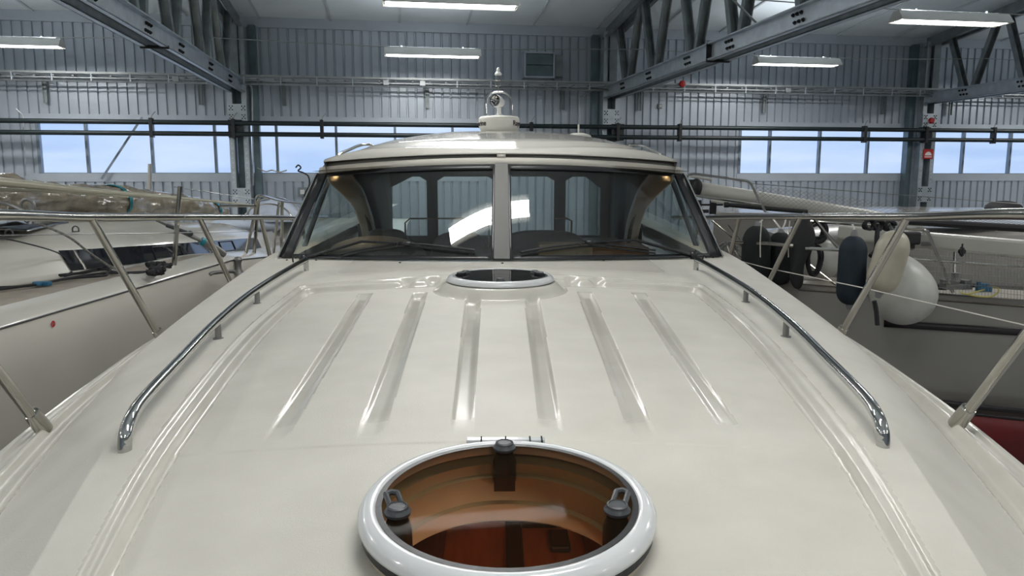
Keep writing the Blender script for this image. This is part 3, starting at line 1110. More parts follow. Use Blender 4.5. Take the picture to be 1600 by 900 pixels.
# ---------------- windscreen
def ws_top(x):
    return Vector((x, 5.83 + .235 * x * x, .085 - .029 * x * x))
def ws_base(x):
    y = ws_base_y(x)
    return Vector((x, y, dz1(min(abs(x), 1.66), min(y, 5.75)) + .004))
XBC, XTC = 1.665, 1.475
def ws_pt(u, t, out=0.0):                 # u -1..1 across, t 0..1 up
    b_ = ws_base(u * XBC)
    c_ = ws_top(u * XTC)
    p = b_.lerp(c_, t)
    if out:
        e = 1e-3
        b2 = ws_base((u + .01) * XBC).lerp(ws_top((u + .01) * XTC), t)
        n = (b2 - p).cross(c_ - b_).normalized()
        if n.y > 0:
            n = -n
        p = p + n * out
    return p
def ws_hit(px, py, out=.03):              # pixel -> point just in front of the pane (local frame)
    r = ray(px, py)
    best = None
    for k in range(400):
        L = 4.6 + k * .006
        p = tolocal(r * L / r[1])
        uu = p.x / 1.6
        # signed test against the screen surface
        bz, tz = ws_base(p.x).z, ws_top(p.x).z
        t = (p.z - bz) / (tz - bz)
        ysurf = ws_base_y(p.x) + (ws_top(p.x).y - ws_base_y(p.x)) * t
        if p.y >= ysurf - out * 1.4:
            return Vector((p.x, p.y, p.z))
    return p
def wsgrid(u0, u1, t0, t1, n=24, m=6, out=0.0):
    q = MB()
    q.grid([[ws_pt(u0 + (u1 - u0) * i / n, t0 + (t1 - t0) * j / m, out) for i in range(n + 1)] for j in range(m + 1)])
    return q
MU = .030
for sg, lab in ((-1, 'left windscreen pane'), (1, 'right windscreen pane')):
    pane = wsgrid(min(sg * MU, sg), max(sg * MU, sg), 0, 1).build('windscreen_pane', 'glass', yacht)
    q = MB()
    e = .008
    i0, i1 = (MU, MU + .016), (.955, 1.0)
    q1 = wsgrid(sg * MU, sg * (MU + .014), 0, 1, 2, 8, e)
    q2 = wsgrid(sg * .94, sg, 0, 1, 4, 8, e)
    q3 = wsgrid(sg * MU, sg, 0, .04, 24, 2, e)
    q4_ = wsgrid(sg * MU, sg, .945, 1, 24, 2, e)
    for z_ in (q1, q2, q3, q4_):
        q.add(z_.v, z_.f)
    q.build('windscreen_border', 'black', yacht, solid=.006)
q = MB()
n = 10
q.grid([[ws_pt(u, t, .022) for u in (-MU - .002, -MU * .3, MU * .3, MU + .002)] for t in [i / n for i in range(n + 1)]])
q.grid([[ws_pt(MU + .002, t, .022), ws_pt(MU + .002, t, .0)] for t in [i / n for i in range(n + 1)]])
q.grid([[ws_pt(-MU - .002, t, .022), ws_pt(-MU - .002, t, .0)] for t in [i / n for i in range(n + 1)]])
q.build('windscreen_mullion', 'mullgrey', yacht, angle=20)
for sg in (-1, 1):
    q = MB()
    q.tube([ws_pt(sg * 1.004, t, .012) + Vector((sg * .012, 0, 0)) for t in [i / 10 for i in range(11)]], .009, 8)
    q.build('corner_trim', 'chrome', yacht)
    # wide black corner pillar turning aft
    q = MB()
    q.grid([[ws_pt(sg * 1.0, t, .008), ws_pt(sg * 1.0, t, .0) + Vector((sg * .01, .14, 0))] for t in [i / 8 for i in range(9)]])
    q.build('corner_pillar', 'black', yacht, solid=.02)
# cabin side windows, sills and arched pillars
def side_pt(sg, y, t):                    # t 0 sill, 1 roof edge
    xb = 1.70 + .02 * (y - 5.9)
    xt = 1.49
    zb = -.64
    zt_ = .03 + .01 * (y - 6)
    return Vector((sg * (xb + (xt - xb) * t), y, zb + (zt_ - zb) * t))
for sg in (-1, 1):
    y0b, y0t, y1 = 5.86, 6.36, 9.6
    q = MB()
    rows = []
    for i in range(25):
        f = i / 24
        rows.append([side_pt(sg, y0b + (y0t - y0b) * t + (y1 - (y0b + (y0t - y0b) * t)) * f, t) for t in (0, .25, .5, .75, 1)])
    q.grid(rows)
    q.build('side_window', 'sideglass', yacht)
    q = MB()
    q.grid([[side_pt(sg, y, -.12), side_pt(sg, y, .04)] for y in np.linspace(5.8, 9.9, 12)])
    q.build('side_sill', 'gelbox', yacht, solid=.05)
    # arch: from the roof edge sweeping aft and down, facing half forward
    ci = [(1.40, 6.42, .05), (1.43, 6.50, -.03), (1.45, 7.0, -.125), (1.45, 7.6, -.27), (1.45, 7.95, -.43), (1.45, 8.15, -.60), (1.45, 8.25, -.80)]
    co = [(1.33, 6.75, .07), (1.33, 6.95, -.005), (1.33, 7.35, -.12), (1.33, 7.65, -.27), (1.33, 7.92, -.44), (1.33, 8.08, -.60), (1.33, 8.2, -.80)]
    inn = smoothpath([Vector((sg * a, b, c)) for a, b, c in ci], 6)
    out_ = smoothpath([Vector((sg * a, b, c)) for a, b, c in co], 6)
    q = MB()
    q.grid([[p + Vector((sg * .02, .02, 0)) for p in inn], inn, out_, [p + Vector((0, .12, .0)) for p in out_]])
    q.build('cabin_arch', 'archwood', yacht, solid=.012, angle=60)
    q = MB()
    q.lathe([(.03, -.004), (.03, .004), (.022, .006), (0, .006)], Matrix.Translation((sg * 1.36, 6.55, .098)) @ Matrix.Rotation(R(180), 4, 'X'), seg=20)
    dl = q.build('cabin_downlight', mat('warm_downlight', (1, .8, .5), .4, emit=(1, .66, .35), estr=6), yacht)
    ld = bpy.data.lights.new('downlight_light', 'SPOT')
    ld.energy = 22
    ld.color = (1, .70, .42)
    ld.spot_size = R(120)
    ld.spot_blend = .6
    ld.shadow_soft_size = .03
    lo = bpy.data.objects.new('downlight_light', ld)
    COL.objects.link(lo)
    lo.parent = yacht
    lo.location = (sg * 1.36, 6.55, .08 + H)
    inn2 = [p + Vector((sg * .03, 0, 0)) for p in out_]
    q = MB()
    q.grid([inn2, [Vector((p.x, 9.6, p.z)) for p in inn2]])
    q.build('aft_side_panel', 'interior', yacht, solid=.04)
    q = MB()
    q.tube([side_pt(sg * .995, 6.6 + .22 * t, t) for t in (0, .5, 1)], .022, 8)
    q.build('window_post', 'black', yacht)
# aft bulkhead with four openings
def locU(px, py, L):
    return tolocal(U(px, py, L))
q = MB()
LB = 9.5
xs = [-1.75, -1.33, -.90, -.76, -.10, .06, .64, .82, 1.20, 1.75]
def bh(x0, x1, za, zb_):
    q.box(((x0 + x1) / 2, LB, (za + zb_) / 2), (x1 - x0, .06, zb_ - za))
bh(-1.75, 1.75, -1.6, -.72)
bh(-1.75, 1.75, .0, .30)
for x0, x1 in ((-1.75, -1.36), (-.90, -.77), (-.07, .04), (.66, .80), (1.23, 1.75)):
    bh(x0, x1, -.72, 0.0)
for x0, x1, s_ in ((-1.36, -.90, -1), (-.77, -.07, -1), (.04, .66, 1), (.80, 1.23, 1)):
    q.slab([(x0, LB - .03, 0.01), (x0 + (.3 if s_ < 0 and x0 < -1 else .1), LB - .03, 0.01), (x0, LB - .03, -.14 if s_ < 0 and x0 < -1 else -.05)], (0, .06, 0))
    q.slab([(x1, LB - .03, 0.01), (x1, LB - .03, -.05 if x1 < 1 else -.14), (x1 - (.1 if x1 < 1 else .2), LB - .03, 0.01)], (0, .06, 0))
q.build('aft_bulkhead', 'interior', yacht, smooth=False)
q = MB()
q.add([(-1.36, LB, -.72), (1.23, LB, -.72), (1.23, LB, 0), (-1.36, LB, 0)], [(0, 1, 2, 3)])
q.build('aft_window', 'sideglass', yacht, smooth=False)
q = MB()
q.tube([(.66, LB - .2, -.50), (.80, LB - .2, -.50), (.86, LB - .2, -.53), (.86, LB - .2, -1.1)], .012, 8)
q.tube([(-1.15, LB - .2, -1.0), (-1.15, LB - .2, -.55), (-1.09, LB - .2, -.50), (-.2, LB - .2, -.50), (-.14, LB - .2, -.55), (-.14, LB - .2, -1.0)], .010, 8)
q.build('cockpit_rail', 'railsteel', yacht)
# saloon floor, dashboard, seats
q = MB()
q.box((0, 7.8, -1.72), (3.3, 4.2, .05))
q.build('saloon_floor', 'wood', yacht, smooth=False)
q = MB()
rows = []
for j, (dy, z_) in enumerate(((.03, -.015), (.25, -.04), (.55, -.07), (.7, -.13), (.74, -.9))):
    rows.append([Vector((x, ws_base_y(x) + dy, min(-.60, dz1(x, 5.15)) + z_)) for x in np.linspace(-1.6, 1.6, 25)])
q.grid(rows)
q.build('dashboard', 'interior', yacht)
q = MB()
q.blob((-1.05, 6.45, -.66), (.42, .28, .17), 28, 14).blob((-.05, 6.55, -.70), (.25, .2, .10))
q.build('instrument_hood', 'interior', yacht)
def seat(x, y, wd, zt_, name='helm_seat'):
    q = MB()
    def fn(d):
        k = lambda v, r: math.copysign(abs(v / r) ** .6 * r, v) if r else v
        return Vector((k(d.x, wd / 2), k(d.y, .09), k(d.z, .4)))
    q.blob((x, y, zt_ - .4), (wd / 2, .09, .4), 24, 16, fn)
    q.box((x, y - .25, zt_ - .75), (wd * .95, .5, .14))
    q.build(name, 'seat', yacht)
seat(-1.12, 7.5, .52, -.50)
seat(-.42, 7.9, .62, -.56)
seat(.42, 7.7, .95, -.53, 'companion_seat')
q = MB()
q.box((1.2, 6.9, -.78), (.75, .5, .12)).box((1.0, 8.3, -1.1), (1.0, 1.2, .8))
q.build('galley_counter', 'wood', yacht, smooth=False, bevel=.02)
p = locU(866, 385, 6.7)
q = MB()
q.box((p.x, 6.75, -.70), (.46, .32, .24))
bx_ = q.build('cardboard_box', 'carton', None, smooth=False, bevel=.004)
tag(bx_, 'brown cardboard box on the counter behind the right windscreen pane', 'box')

# ---------------- header, roof
def hdr(x, k):
    if k == 0:
        return ws_top(x) + Vector((0, -.012, -.012))
    if k == 1:
        return Vector((x * .985, 5.845 + .215 * x * x, .139 - .030 * x * x))
    if k == 2:
        return Vector((x * .975, 5.875 + .205 * x * x, .141 - .030 * x * x))
    if k == 3:
        return Vector((x * .95, 5.885 + .20 * x * x, .172 - .026 * x * x))
    if k == 4:
        return Vector((x * .95, 5.845 + .20 * x * x, .176 - .026 * x * x))
q = MB()
xs = np.linspace(-1.49, 1.49, 41)
q.grid([[hdr(x, 0) for x in xs], [hdr(x, 1) for x in xs]])
q.grid([[hdr(x, 1) for x in xs], [hdr(x, 2) for x in xs]])
q.build('windscreen_header', 'gelbox', yacht, solid=.006)
for sg in (-1, 1):
    q = MB()
    xx = np.linspace(.035, 1.49, 21)
    q.grid([[hdr(sg * x, 2) + Vector((0, .002, -.004)) for x in xx], [hdr(sg * x, 3) + Vector((0, .002, .004)) for x in xx]])
    q.build('header_vent_strip', 'ventgrey', yacht, solid=.004)
q = MB()
q.grid([[hdr(x, 2) + Vector((0, -.02, -.004)) for x in (-.034, .034)], [hdr(x, 3) + Vector((0, -.02, .006)) for x in (-.034, .034)]])
q.build('header_bridge', 'gelbox', yacht, solid=.03)
def roof_z(x, y):
    zc = np.interp(y, [5.83, 5.95, 6.3, 7, 8, 8.9, 10, 10.8], [.176, .215, .285, .375, .448, .485, .47, .42])
    wv = 1.46
    r_ = min(abs(x) / wv, 1.0)
    ze = .125
    z = zc - (zc - ze) * r_ ** 3.2
    # raised centre plateau starting behind a crease
    return float(z)
rows = []
under = []
for j in range(46):
    f = (j / 45) ** 1.15
    row = []
    urow = []
    for i in range(61):
        u = -1 + 2 * i / 60
        x = u * 1.42
        yf = 5.845 + .20 * x * x
        y = yf + (10.6 - yf) * f
        wv = 1.42 + .06 * math.sin(min(1, f * 2) * math.pi / 2)
        xx_ = u * wv
        z = roof_z(xx_, y)
        crease = .014 * float(sstep((y - yf - .22) / .05)) * float(sstep((1.15 - abs(xx_)) / .1))
        zz_ = z + crease
        if j == 0:
            zz_ = .176 - .026 * x * x
        else:
            zz_ = max(zz_, .18 - .026 * x * x)
        row.append(Vector((xx_, y, zz_)))
        urow.append(Vector((xx_ * .99, y + .01, min(zz_ - .05, .19 if j > 2 else zz_ - .012) - (.0 if abs(u) < .9 else .02))))
    rows.append(row)
    under.append(urow)
q = MB()
q.grid(rows)
q.grid([[r_[0] for r_ in rows], [r_[0] + Vector((.02, 0, -.09)) for r_ in rows]])
q.grid([[r_[-1] for r_ in rows], [r_[-1] + Vector((-.02, 0, -.09)) for r_ in rows]])
q.grid([rows[0], [p + Vector((0, .0, -.008)) for p in rows[0]], [p + Vector((0, .06, -.010)) for p in rows[0]]])
q.build('hardtop_roof', 'roofgel', yacht, angle=50)
q = MB()
q.grid([[Vector((x, y, .105 - .03 * x * x if y < 6.5 else .12)) for x in np.linspace(-1.46, 1.46, 15)] for y in (5.99, 6.2, 7, 8, 9, 9.5)], flip=True)
q.build('headliner', 'headliner', yacht)
for sg in (-1, 1):
    q = MB()
    A = locU(528 if sg < 0 else 1040, 243 if sg < 0 else 238, 6.5)
    pts = [locU(535, 251, 6.45), locU(528, 243, 6.45), locU(548, 233, 6.8), locU(563, 227, 7.1), locU(577, 226, 7.5), locU(584, 229, 7.6)]
    pts = [Vector((sg * abs(p.x), p.y, p.z)) for p in pts]
    q.tube(smoothpath(pts, 6), .013, 8)
    q.build('roof_grab_rail', 'chrome', yacht)
    q = MB()
    for dx in (0, .05, .1):
        q.box((sg * (1.30 - dx), 6.27 - dx * .3, .152 + dx * .05), (.03, .03, .02))
    q.build('roof_clip', 'black', yacht, bevel=.004)
p = locU(904, 214, 8.6)
q = MB()
q.lathe([(.16, -.03), (.13, .015), (.06, .035), (0, .038)], Matrix.Translation(Vector((p.x, 8.6, roof_z(p.x, 8.6) + .03))), seg=24)
q.tube([(p.x, 8.6, roof_z(p.x, 8.6) + .05), (p.x, 8.6, roof_z(p.x, 8.6) + .16)], .010, 8)
q.build('antenna_base', 'dome', yacht)

# ---------------- radar dome, searchlight, pole light
rp = locU(780, 205, 8.9)
rz = .47
rad = thing('radar_dome', 'x', 'x', (rp.x, 8.9, rz))
del rad['label'], rad['category']
rad.parent = yacht
rad.location = (rp.x, 8.9, rz + H)
OFF[rad.name] = Vector((0, 0, 0))
q = MB()
q.lathe([(.165, -.02), (.20, .03), (.222, .065), (.232, .10), (.234, .165), (.229, .185), (.21, .20), (.12, .208), (0, .21)], seg=64)
q.build('dome_shell', 'dome', rad, angle=60)
def ring_text(body, start_deg, height, radius, z):
    cu = bpy.data.curves.new('lettering', 'FONT')
    cu.body = body
    cu.size = height
    cu.extrude = .001
    cu.offset = .0012
    cu.align_x = 'CENTER'
    to = bpy.data.objects.new('lettering', cu)
    COL.objects.link(to)
    dg = bpy.context.evaluated_depsgraph_get()
    me_ = bpy.data.meshes.new_from_object(to.evaluated_get(dg))
    bpy.data.objects.remove(to)
    bm = bmesh.new()
    bm.from_mesh(me_)
    bmesh.ops.subdivide_edges(bm, edges=[e for e in bm.edges if e.calc_length() > .02], cuts=2)
    for v in bm.verts:
        a = R(start_deg) + v.co.x / radius
        rr = radius + .001 + v.co.z
        v.co = Vector((rr * math.sin(a), -rr * math.cos(a), z + v.co.y))
    bm.to_mesh(me_)
    bm.free()
    me_.materials.append(M['text'])
    o = bpy.data.objects.new('lettering', me_)
    COL.objects.link(o)
    o.parent = rad
    return o
ring_text('Raymarine', 82, .080, .2345, .095)
ring_text('Raymarine', -80, .080, .2345, .095)
sl = MB()
for sg in (-1, 1):
    pass
sl.tube(smoothpath([(-.145, 0, .2), (-.145, 0, .36), (-.12, 0, .43), (-.06, 0, .468), (0, 0, .475), (.06, 0, .468), (.12, 0, .43), (.145, 0, .36), (.145, 0, .2)], 6), .010, 10)
sl.tube([(-.15, 0, .212), (.15, 0, .212)], .009, 8)
sl.build('guard_hoop', 'chrome', rad)
q = MB()
q.lathe([(.05, .208), (.05, .222), (.028, .23), (.022, .28), (.03, .30)], seg=20)
tl = Matrix.Translation((.0, .0, .365)) @ Matrix.Rotation(R(-34), 4, 'Z') @ Matrix.Rotation(R(84), 4, 'X')
q.lathe([(.066, .085), (.068, .06), (.060, .0), (.045, -.05), (.0, -.07)], tl @ Matrix.Rotation(0, 4, 'Z'), seg=28, cap=False)
q.build('searchlight', 'white', rad, angle=60)
q = MB()
q.lathe([(.058, .082), (.03, .06), (0, .05)], tl, seg=24, cap=False)
q.build('searchlight_reflector', 'chrome', rad)
q = MB()
q.tube([tl @ Vector((-.055, 0, .086)), tl @ Vector((.055, 0, .086))], .005, 6).tube([tl @ Vector((0, -.055, .086)), tl @ Vector((0, .055, .086))], .005, 6)
q.lathe([(.06, .083), (.064, .09), (.066, .083)], tl, seg=24, cap=False)
q.build('searchlight_grille', 'black', rad)
q = MB()
q.tube([(-.01, .01, .475), (-.01, .01, .60)], .009, 8)
q.tube([(-.04, .01, .545), (-.04, .01, .605), (.02, .01, .605), (.02, .01, .545)], .007, 6, closed=True)
q.tube([(-.01, .01, .60), (-.01, .01, .66)], .009, 8)
q.build('light_pole', 'railsteel', rad)
q = MB()
q.lathe([(.035, .66), (.042, .672), (.034, .685), (.020, .70), (.020, .725), (.012, .74), (0, .745)], Matrix.Translation((-.01, .01, 0)), seg=24)
q.build('anchor_light', 'white', rad)

# ---------------- wipers
def wiper(piv, elbow, head, blade, lab):
    P_ = lambda xy, o=.04: ws_hit(xy[0], xy[1], o)
    root = MB()
    a, b_, c_ = ws_hit(piv[0], piv[1], .02), P_(elbow, .05), P_(head, .05)
    root.tube([a, b_, c_], [.02, .014, .012], 8, flat=.7)
    root.blob(a + Vector((0, -.01, 0)), (.03, .03, .035), 14, 8)
    o = root.build('wiper_arm', 'black', yacht)
    o['label'] = lab
    q = MB()
    pts = [P_(b, .03) for b in blade]
    q.tube(smoothpath(pts, 8), .011, 8, flat=.7)
    low = [p + Vector((0, -.0, -.022)) for p in smoothpath(pts, 8)]
    q.tube(low, .008, 6)
    x = q.build('wiper_blade', 'rubber', o)
    x.location = (0, 0, 0)
    q = MB()
    q.blob(P_(head, .05), (.035, .02, .018), 12, 8)
    for i in range(5):
        t = blade[0][0] + (blade[-1][0] - blade[0][0]) * (i + 1) / 6
    q.tube([P_((head[0] - 16, head[1] + 4), .05), P_((head[0] - 12, head[1] - 3), .06), P_(head, .05)], .006, 6)
    x = q.build('wiper_clip', 'black', o)
    x.location = (0, 0, 0)
wiper((474, 404), (565, 377), (636, 381), [(532, 397), (575, 388), (640, 381), (700, 386), (742, 391)], 'left wiper arm')
wiper((1083, 399), (992, 375), (922, 379), [(814, 394), (860, 386), (922, 380), (975, 385), (1024, 391)], 'right wiper arm')
for px, py in ((448, 407), (494, 407), (625, 411), (785, 412), (943, 408), (1114, 403)):
    p = None
    for k in range(300):
        L = 4.5 + k * .006
        v = locU(px, py, L)
        if v.z <= dz1(v.x, v.y):
            p = v
            break
    if p is None:
        continue
    q = MB()
    q.lathe([(.008, -.004), (.008, .005), (.004, .009), (0, .009)], Matrix.Translation(p), seg=10)
    if px in (448, 1114):
        pass
    q.build('washer_nozzle', 'black', yacht)
for px, py in ((458, 406), (1098, 403)):
    v = ws_hit(px, py, .12)
    v.z = dz1(v.x, v.y)
    q = MB()
    q.tube(smoothpath([v, v + Vector((0, -.01, .035)), v + Vector((.012, -.02, .045)), v + Vector((.022, -.01, .03))], 4), .006, 6)
    q.build('hose_hook', 'black', yacht)

# ---------------- coachroof hand rails
for sg, lab in ((-1, 'left hand rail on the coachroof'), (1, 'right hand rail on the coachroof')):
    base = [(.992, 1.93), (1.205, 3.2), (1.278, 3.97), (1.29, 5.05)]
    B_ = [Vector((sg * x, y, dz1(sg * x, y))) for x, y in base]
    hgt = .075
    prof = [B_[0] + Vector((0, 0, -.012)), B_[0] + Vector((0, .002, .02)), B_[0] + Vector((0, .012, .045)), B_[0] + Vector((sg * .008, .06, .068)), Vector((sg * 1.035, 2.15, dz1(sg * 1.035, 2.15) + hgt)),
            Vector((sg * 1.115, 2.62, dz1(sg * 1.115, 2.62) + hgt)), Vector((sg * 1.165, 2.92, dz1(sg * 1.165, 2.92) + hgt)), B_[1] + Vector((0, 0, hgt)), Vector((sg * 1.250, 3.6, dz1(sg * 1.25, 3.6) + hgt)),
            B_[2] + Vector((0, 0, hgt)), Vector((sg * 1.292, 4.5, dz1(sg * 1.292, 4.5) + hgt)), B_[3] + Vector((0, -.05, hgt - .002)), B_[3] + Vector((0, -.008, hgt - .018)), B_[3] + Vector((0, 0, hgt - .045)), B_[3] + Vector((0, 0, -.01))]
    q = MB()
    q.tube(smoothpath(prof, 7), .0175, 16)
    rl = q.build('hand_rail', 'chrome', yacht)
    rl['label'] = lab
    for b_ in (B_[1], B_[2]):
        q = MB()
        q.tube([b_ + Vector((0, 0, -.01)), b_ + Vector((0, 0, hgt - .01))], .0135, 12)
        q.lathe([(.022, -.006), (.022, .003), (.014, .005)], Matrix.Translation(b_), seg=16)
        x = q.build('rail_post', 'steel', rl)
        x.location = (0, 0, 0)

# ---------------- guard rails and stanchions
for sg, lab in ((-1, 'left guard rail'), (1, 'right guard rail')):
    top = [(-1.6, .5, .02), (-1.2, .95, .0), (.2, 1.35, -.03), (1.5, 1.60, -.085), (2.75, 1.83, -.133), (3.8, 2.015, -.197), (5.2, 2.03, -.268), (6.5, 2.02, -.338), (7.6, 2.0, -.402), (8.8, 1.98, -.46)]
    q = MB()
    q.tube(smoothpath([Vector((sg * x, y, z)) for y, x, z in top], 8), .0215, 12)
    gr = q.build('guard_rail', 'railsteel', yacht)
    gr['label'] = lab
    stn = [((1.655, 2.68), (1.80, 2.15)), ((1.866, 4.17), (2.02, 3.80)), ((2.07, 5.96), (2.03, 5.22)), ((2.10, 7.1), (2.02, 6.5)), ((2.10, 8.4), (2.0, 7.75))]
    tp = smoothpath([Vector((sg * x, y, z)) for y, x, z in top], 20)
    for (bx, by), (tx, ty) in stn:
        a = Vector((sg * bx, by, dz1(sg * bx, by)))
        b_ = min(tp, key=lambda p: abs(p.y - ty))
        q = MB()
        q.tube([a + Vector((0, 0, -.01)), b_], .0185, 12)
        st = q.build('stanchion', 'railsteel', gr)
        st.location = (0, 0, 0)
        d = (b_ - a).normalized()
        q = MB()
        q.tube([a - d * .01, a + d * .07, a + d * .085, a + d * .088], [.030, .028, .026, .019], 14)
        st = q.build('stanchion_socket', 'railsteel', gr)
        st.location = (0, 0, 0)
q = MB()
pts = [tolocal(U(1120, 398, 7.6)), tolocal(U(1195, 418, 6.0)), tolocal(U(1345, 449, 4.6)), tolocal(U(1600, 508, 3.3)), tolocal(U(1900, 575, 2.5))]
q.tube(pts, .0035, 6)
q.build('guard_wire', 'whiterope', yacht)

# ================================================================== LEFT SAILBOAT
sb = thing('sailboat', 'white sailboat close on the left with dark window band', 'sailboat', (-4.4, 6.5, -H))
ST = [1.0, 3.0, 4.6, 5.9, 7.6, 10.3, 12.4]
def A_prof(y):
    jx = np.interp(y, [1, 9, 11, 12.4], [-2.90, -2.90, -3.05, -3.6])
    jz = np.interp(y, [1, 7.9, 9.4, 10.3, 12.4], [-.84, -.85, -.96, -1.0, -1.03])
    dk = jz + .045
    wb = np.interp(y, [1, 6.2, 10.3, 12.4], [-.74, -.765, -.945, -.97])
    wt_ = np.interp(y, [1, 6.2, 10.3, 12.4], [-.46, -.585, -.80, -.92])
    cs_ = np.interp(y, [1, 5.0, 5.9, 6.5, 8, 10.3, 12.4], [-4.1, -3.98, -3.75, -3.58, -3.42, -3.38, -3.8])
    top = np.interp(y, [1, 5, 7.2, 8.4, 10, 11, 12.4], [-.30, -.32, -.40, -.46, -.57, -.74, -.90])
    return [(-4.5, -3.2), (jx - .75, -2.9), (jx - .22, -2.2), (jx - .05, -1.6), (jx, jz - .30), (jx, jz - .012), (jx - .006, jz), (jx - .02, jz + .012), (jx - .09, jz + .055), (jx - .17, jz + .075), (jx - .22, dk), (cs_ + .10, dk), (cs_ + .07, dk + .01), (cs_ + .04, wb), (cs_ - .02, wt_), (cs_ - .08, wt_ + .05), (cs_ - .35, top - .03), (-4.9, top)]
rows = []
for y in np.linspace(1.0, 12.4, 60):
    rows.append([Vector((x, y, z)) for x, z in A_prof(y)])
mb = MB()
mb.grid(rows)
mb.grid([[Vector((-9.8 - p.x, p.y, p.z)) for p in r] for r in rows], flip=True)
mb.grid([rows[-1], [Vector((-9.8 - p.x, p.y, p.z)) for p in rows[-1]]])
mb.build('hull_and_coachroof', 'sailhull', sb, angle=40)
mb = MB()
rr = []
for y in np.linspace(1.0, 11.5, 40):
    pf = A_prof(y)
    rr.append([Vector((pf[10][0] - .03, y, pf[10][1] + .004)), Vector((pf[11][0] + .02, y, pf[11][1] + .004))])
mb.grid(rr)
mb.build('teak_side_deck', 'teak', sb, smooth=False)
mb = MB()
mb.tube([Vector((A_prof(y)[5][0] + .004, y, A_prof(y)[5][1] + .006)) for y in np.linspace(1, 12.2, 40)], .006, 6)
mb.build('hull_joint', 'black', sb)
def A_side(y, t, o=.008):
    pf = A_prof(y)
    a, b = pf[13], pf[14]
    return Vector((a[0] + (b[0] - a[0]) * t + o, y, a[1] + (b[1] - a[1]) * t))
mb = MB()
mb.grid([[A_side(6.24 - .04 * t + (10.2 - (6.24 - .04 * t)) * f, .04 + .92 * t) for t in (0, .33, .66, 1)] for f in np.linspace(0, 1, 20)])
mb.build('window_band', 'darkwin', sb)
mb = MB()
for f0, f1 in ((7.4, 7.9), (8.9, 9.3)):
    mb = MB()
    mb.tube([A_side(f0, .15, .014), A_side(f0, .85, .014), A_side(f1, .85, .014), A_side(f1, .15, .014)], .006, 6, closed=True)
    mb.build('port_frame', 'knob', sb)
mb = MB()
mb.tube([Vector((A_prof(y)[13][0] + .03, y, A_prof(y)[13][1] - .02)) for y in np.linspace(6.1, 11, 20)], .014, 8)
mb.build('grab_rail', 'netdark', sb)
# seam where the cockpit coaming meets the coachroof
mb = MB()
mb.tube(smoothpath([UX(x, y, -3.62 - .02 * i) for i, (x, y) in enumerate(((112, 425), (96, 398), (80, 380), (55, 369)))][:2] + [Vector((-3.62, 5.62, -.47)), Vector((-3.8, 5.3, -.37))], 6), .006, 6)
mb.build('coaming_seam', 'knob', sb)
# big dark hatch on the coachroof
mb = MB()
mb.slab([U(-60, 358, 5.4), U(0, 358, 5.7), U(42, 362, 6.0), U(108, 349, 6.9), U(62, 344, 7.4), U(-60, 343, 7.4)], (0, 0, .02))
mb.build('roof_hatch', 'darkwin', sb, smooth=False, bevel=.008)
for px, py, L in ((14, 363, 5.6), (118, 357, 6.6), (42, 344, 7.0)):
    p = U(px, py, L)
    q = MB()
    q.tube([p + Vector((.028 * math.cos(R(a)), 0, .03 * math.sin(R(a)) - .01)) for a in range(-30, 211, 20)], .006, 6)
    q.lathe([(.03, -.03), (.03, -.022), (.0, -.02)], Matrix.Translation(p), seg=12)
    q.build('pad_eye', 'knob', sb)
# stanchions, pulpit, cleats
def sbpost(a, b, r, nm='stanchion', mt='railsteel'):
    q = MB()
    q.tube([a, b], r, 10)
    if nm == 'stanchion':
        q.lathe([(.035, 0), (.033, .01), (.02, .03), (.018, .06)], Matrix.Translation(a), seg=14)
    return q.build(nm, mt, sb)
sbpost(U(271, 428, 6.85), U(281, 291, 6.85), .021)
sbpost(U(380, 414, 8.6), U(404, 309, 8.6), .018)
sbpost(U(396, 410, 8.9), U(404, 309, 8.7), .020)
sbpost(U(426, 407, 9.2), U(436, 316, 9.2), .016)
sbpost(U(440, 400, 9.8), U(441, 315, 9.8), .020)
q = MB()
q.tube(smoothpath([U(398, 330, 8.6), U(401, 309, 8.6), U(410, 306, 8.7), U(440, 314, 9.4), U(476, 318, 10.2)], 5), .014, 8)
q.tube([U(344, 322, 7.8), U(400, 322, 8.6)], .012, 8)
q.build('pulpit_rail', 'railsteel', sb)
q = MB()
q.tube([U(0, 368, 5.2), U(90, 366.5, 5.8), U(275, 364, 6.85), U(400, 361, 8.6)], .004, 5)
q.tube([U(272, 292, 6.85), U(402, 312, 8.6)], .004, 5)
q.build('lifeline', 'wire', sb)
for px, py, L in ((373, 412, 8.0),):
    p = U(px, py + 16, L)
    q = MB()
    q.lathe([(.055, 0), (.05, .02), (.032, .05), (.03, .11), (.045, .15), (.03, .18), (0, .185)], Matrix.Translation(p), seg=18)
    q.build('deck_cleat_post', 'steel', sb)
q = MB()
q.tube(smoothpath([U(328, 429, 7.1), U(335, 426, 7.15), U(360, 424, 7.4), U(366, 425, 7.45)], 4), .018, 8)
q.build('cleat', 'steel', sb)
p = UX(82, 506, -2.90)
q = MB()
mt_ = Matrix.Translation(Vector((-2.896, p.y, p.z))) @ Matrix.Rotation(R(90), 4, 'Y')
q.lathe([(.020, 0), (.020, .003), (.014, .003), (.014, 0)], mt_, seg=20, cap=False)
q.tube([mt_ @ Vector((-.02, .0, .002)), mt_ @ Vector((.02, 0, .002))], .003, 5)
q.build('hull_emblem', 'red', sb)

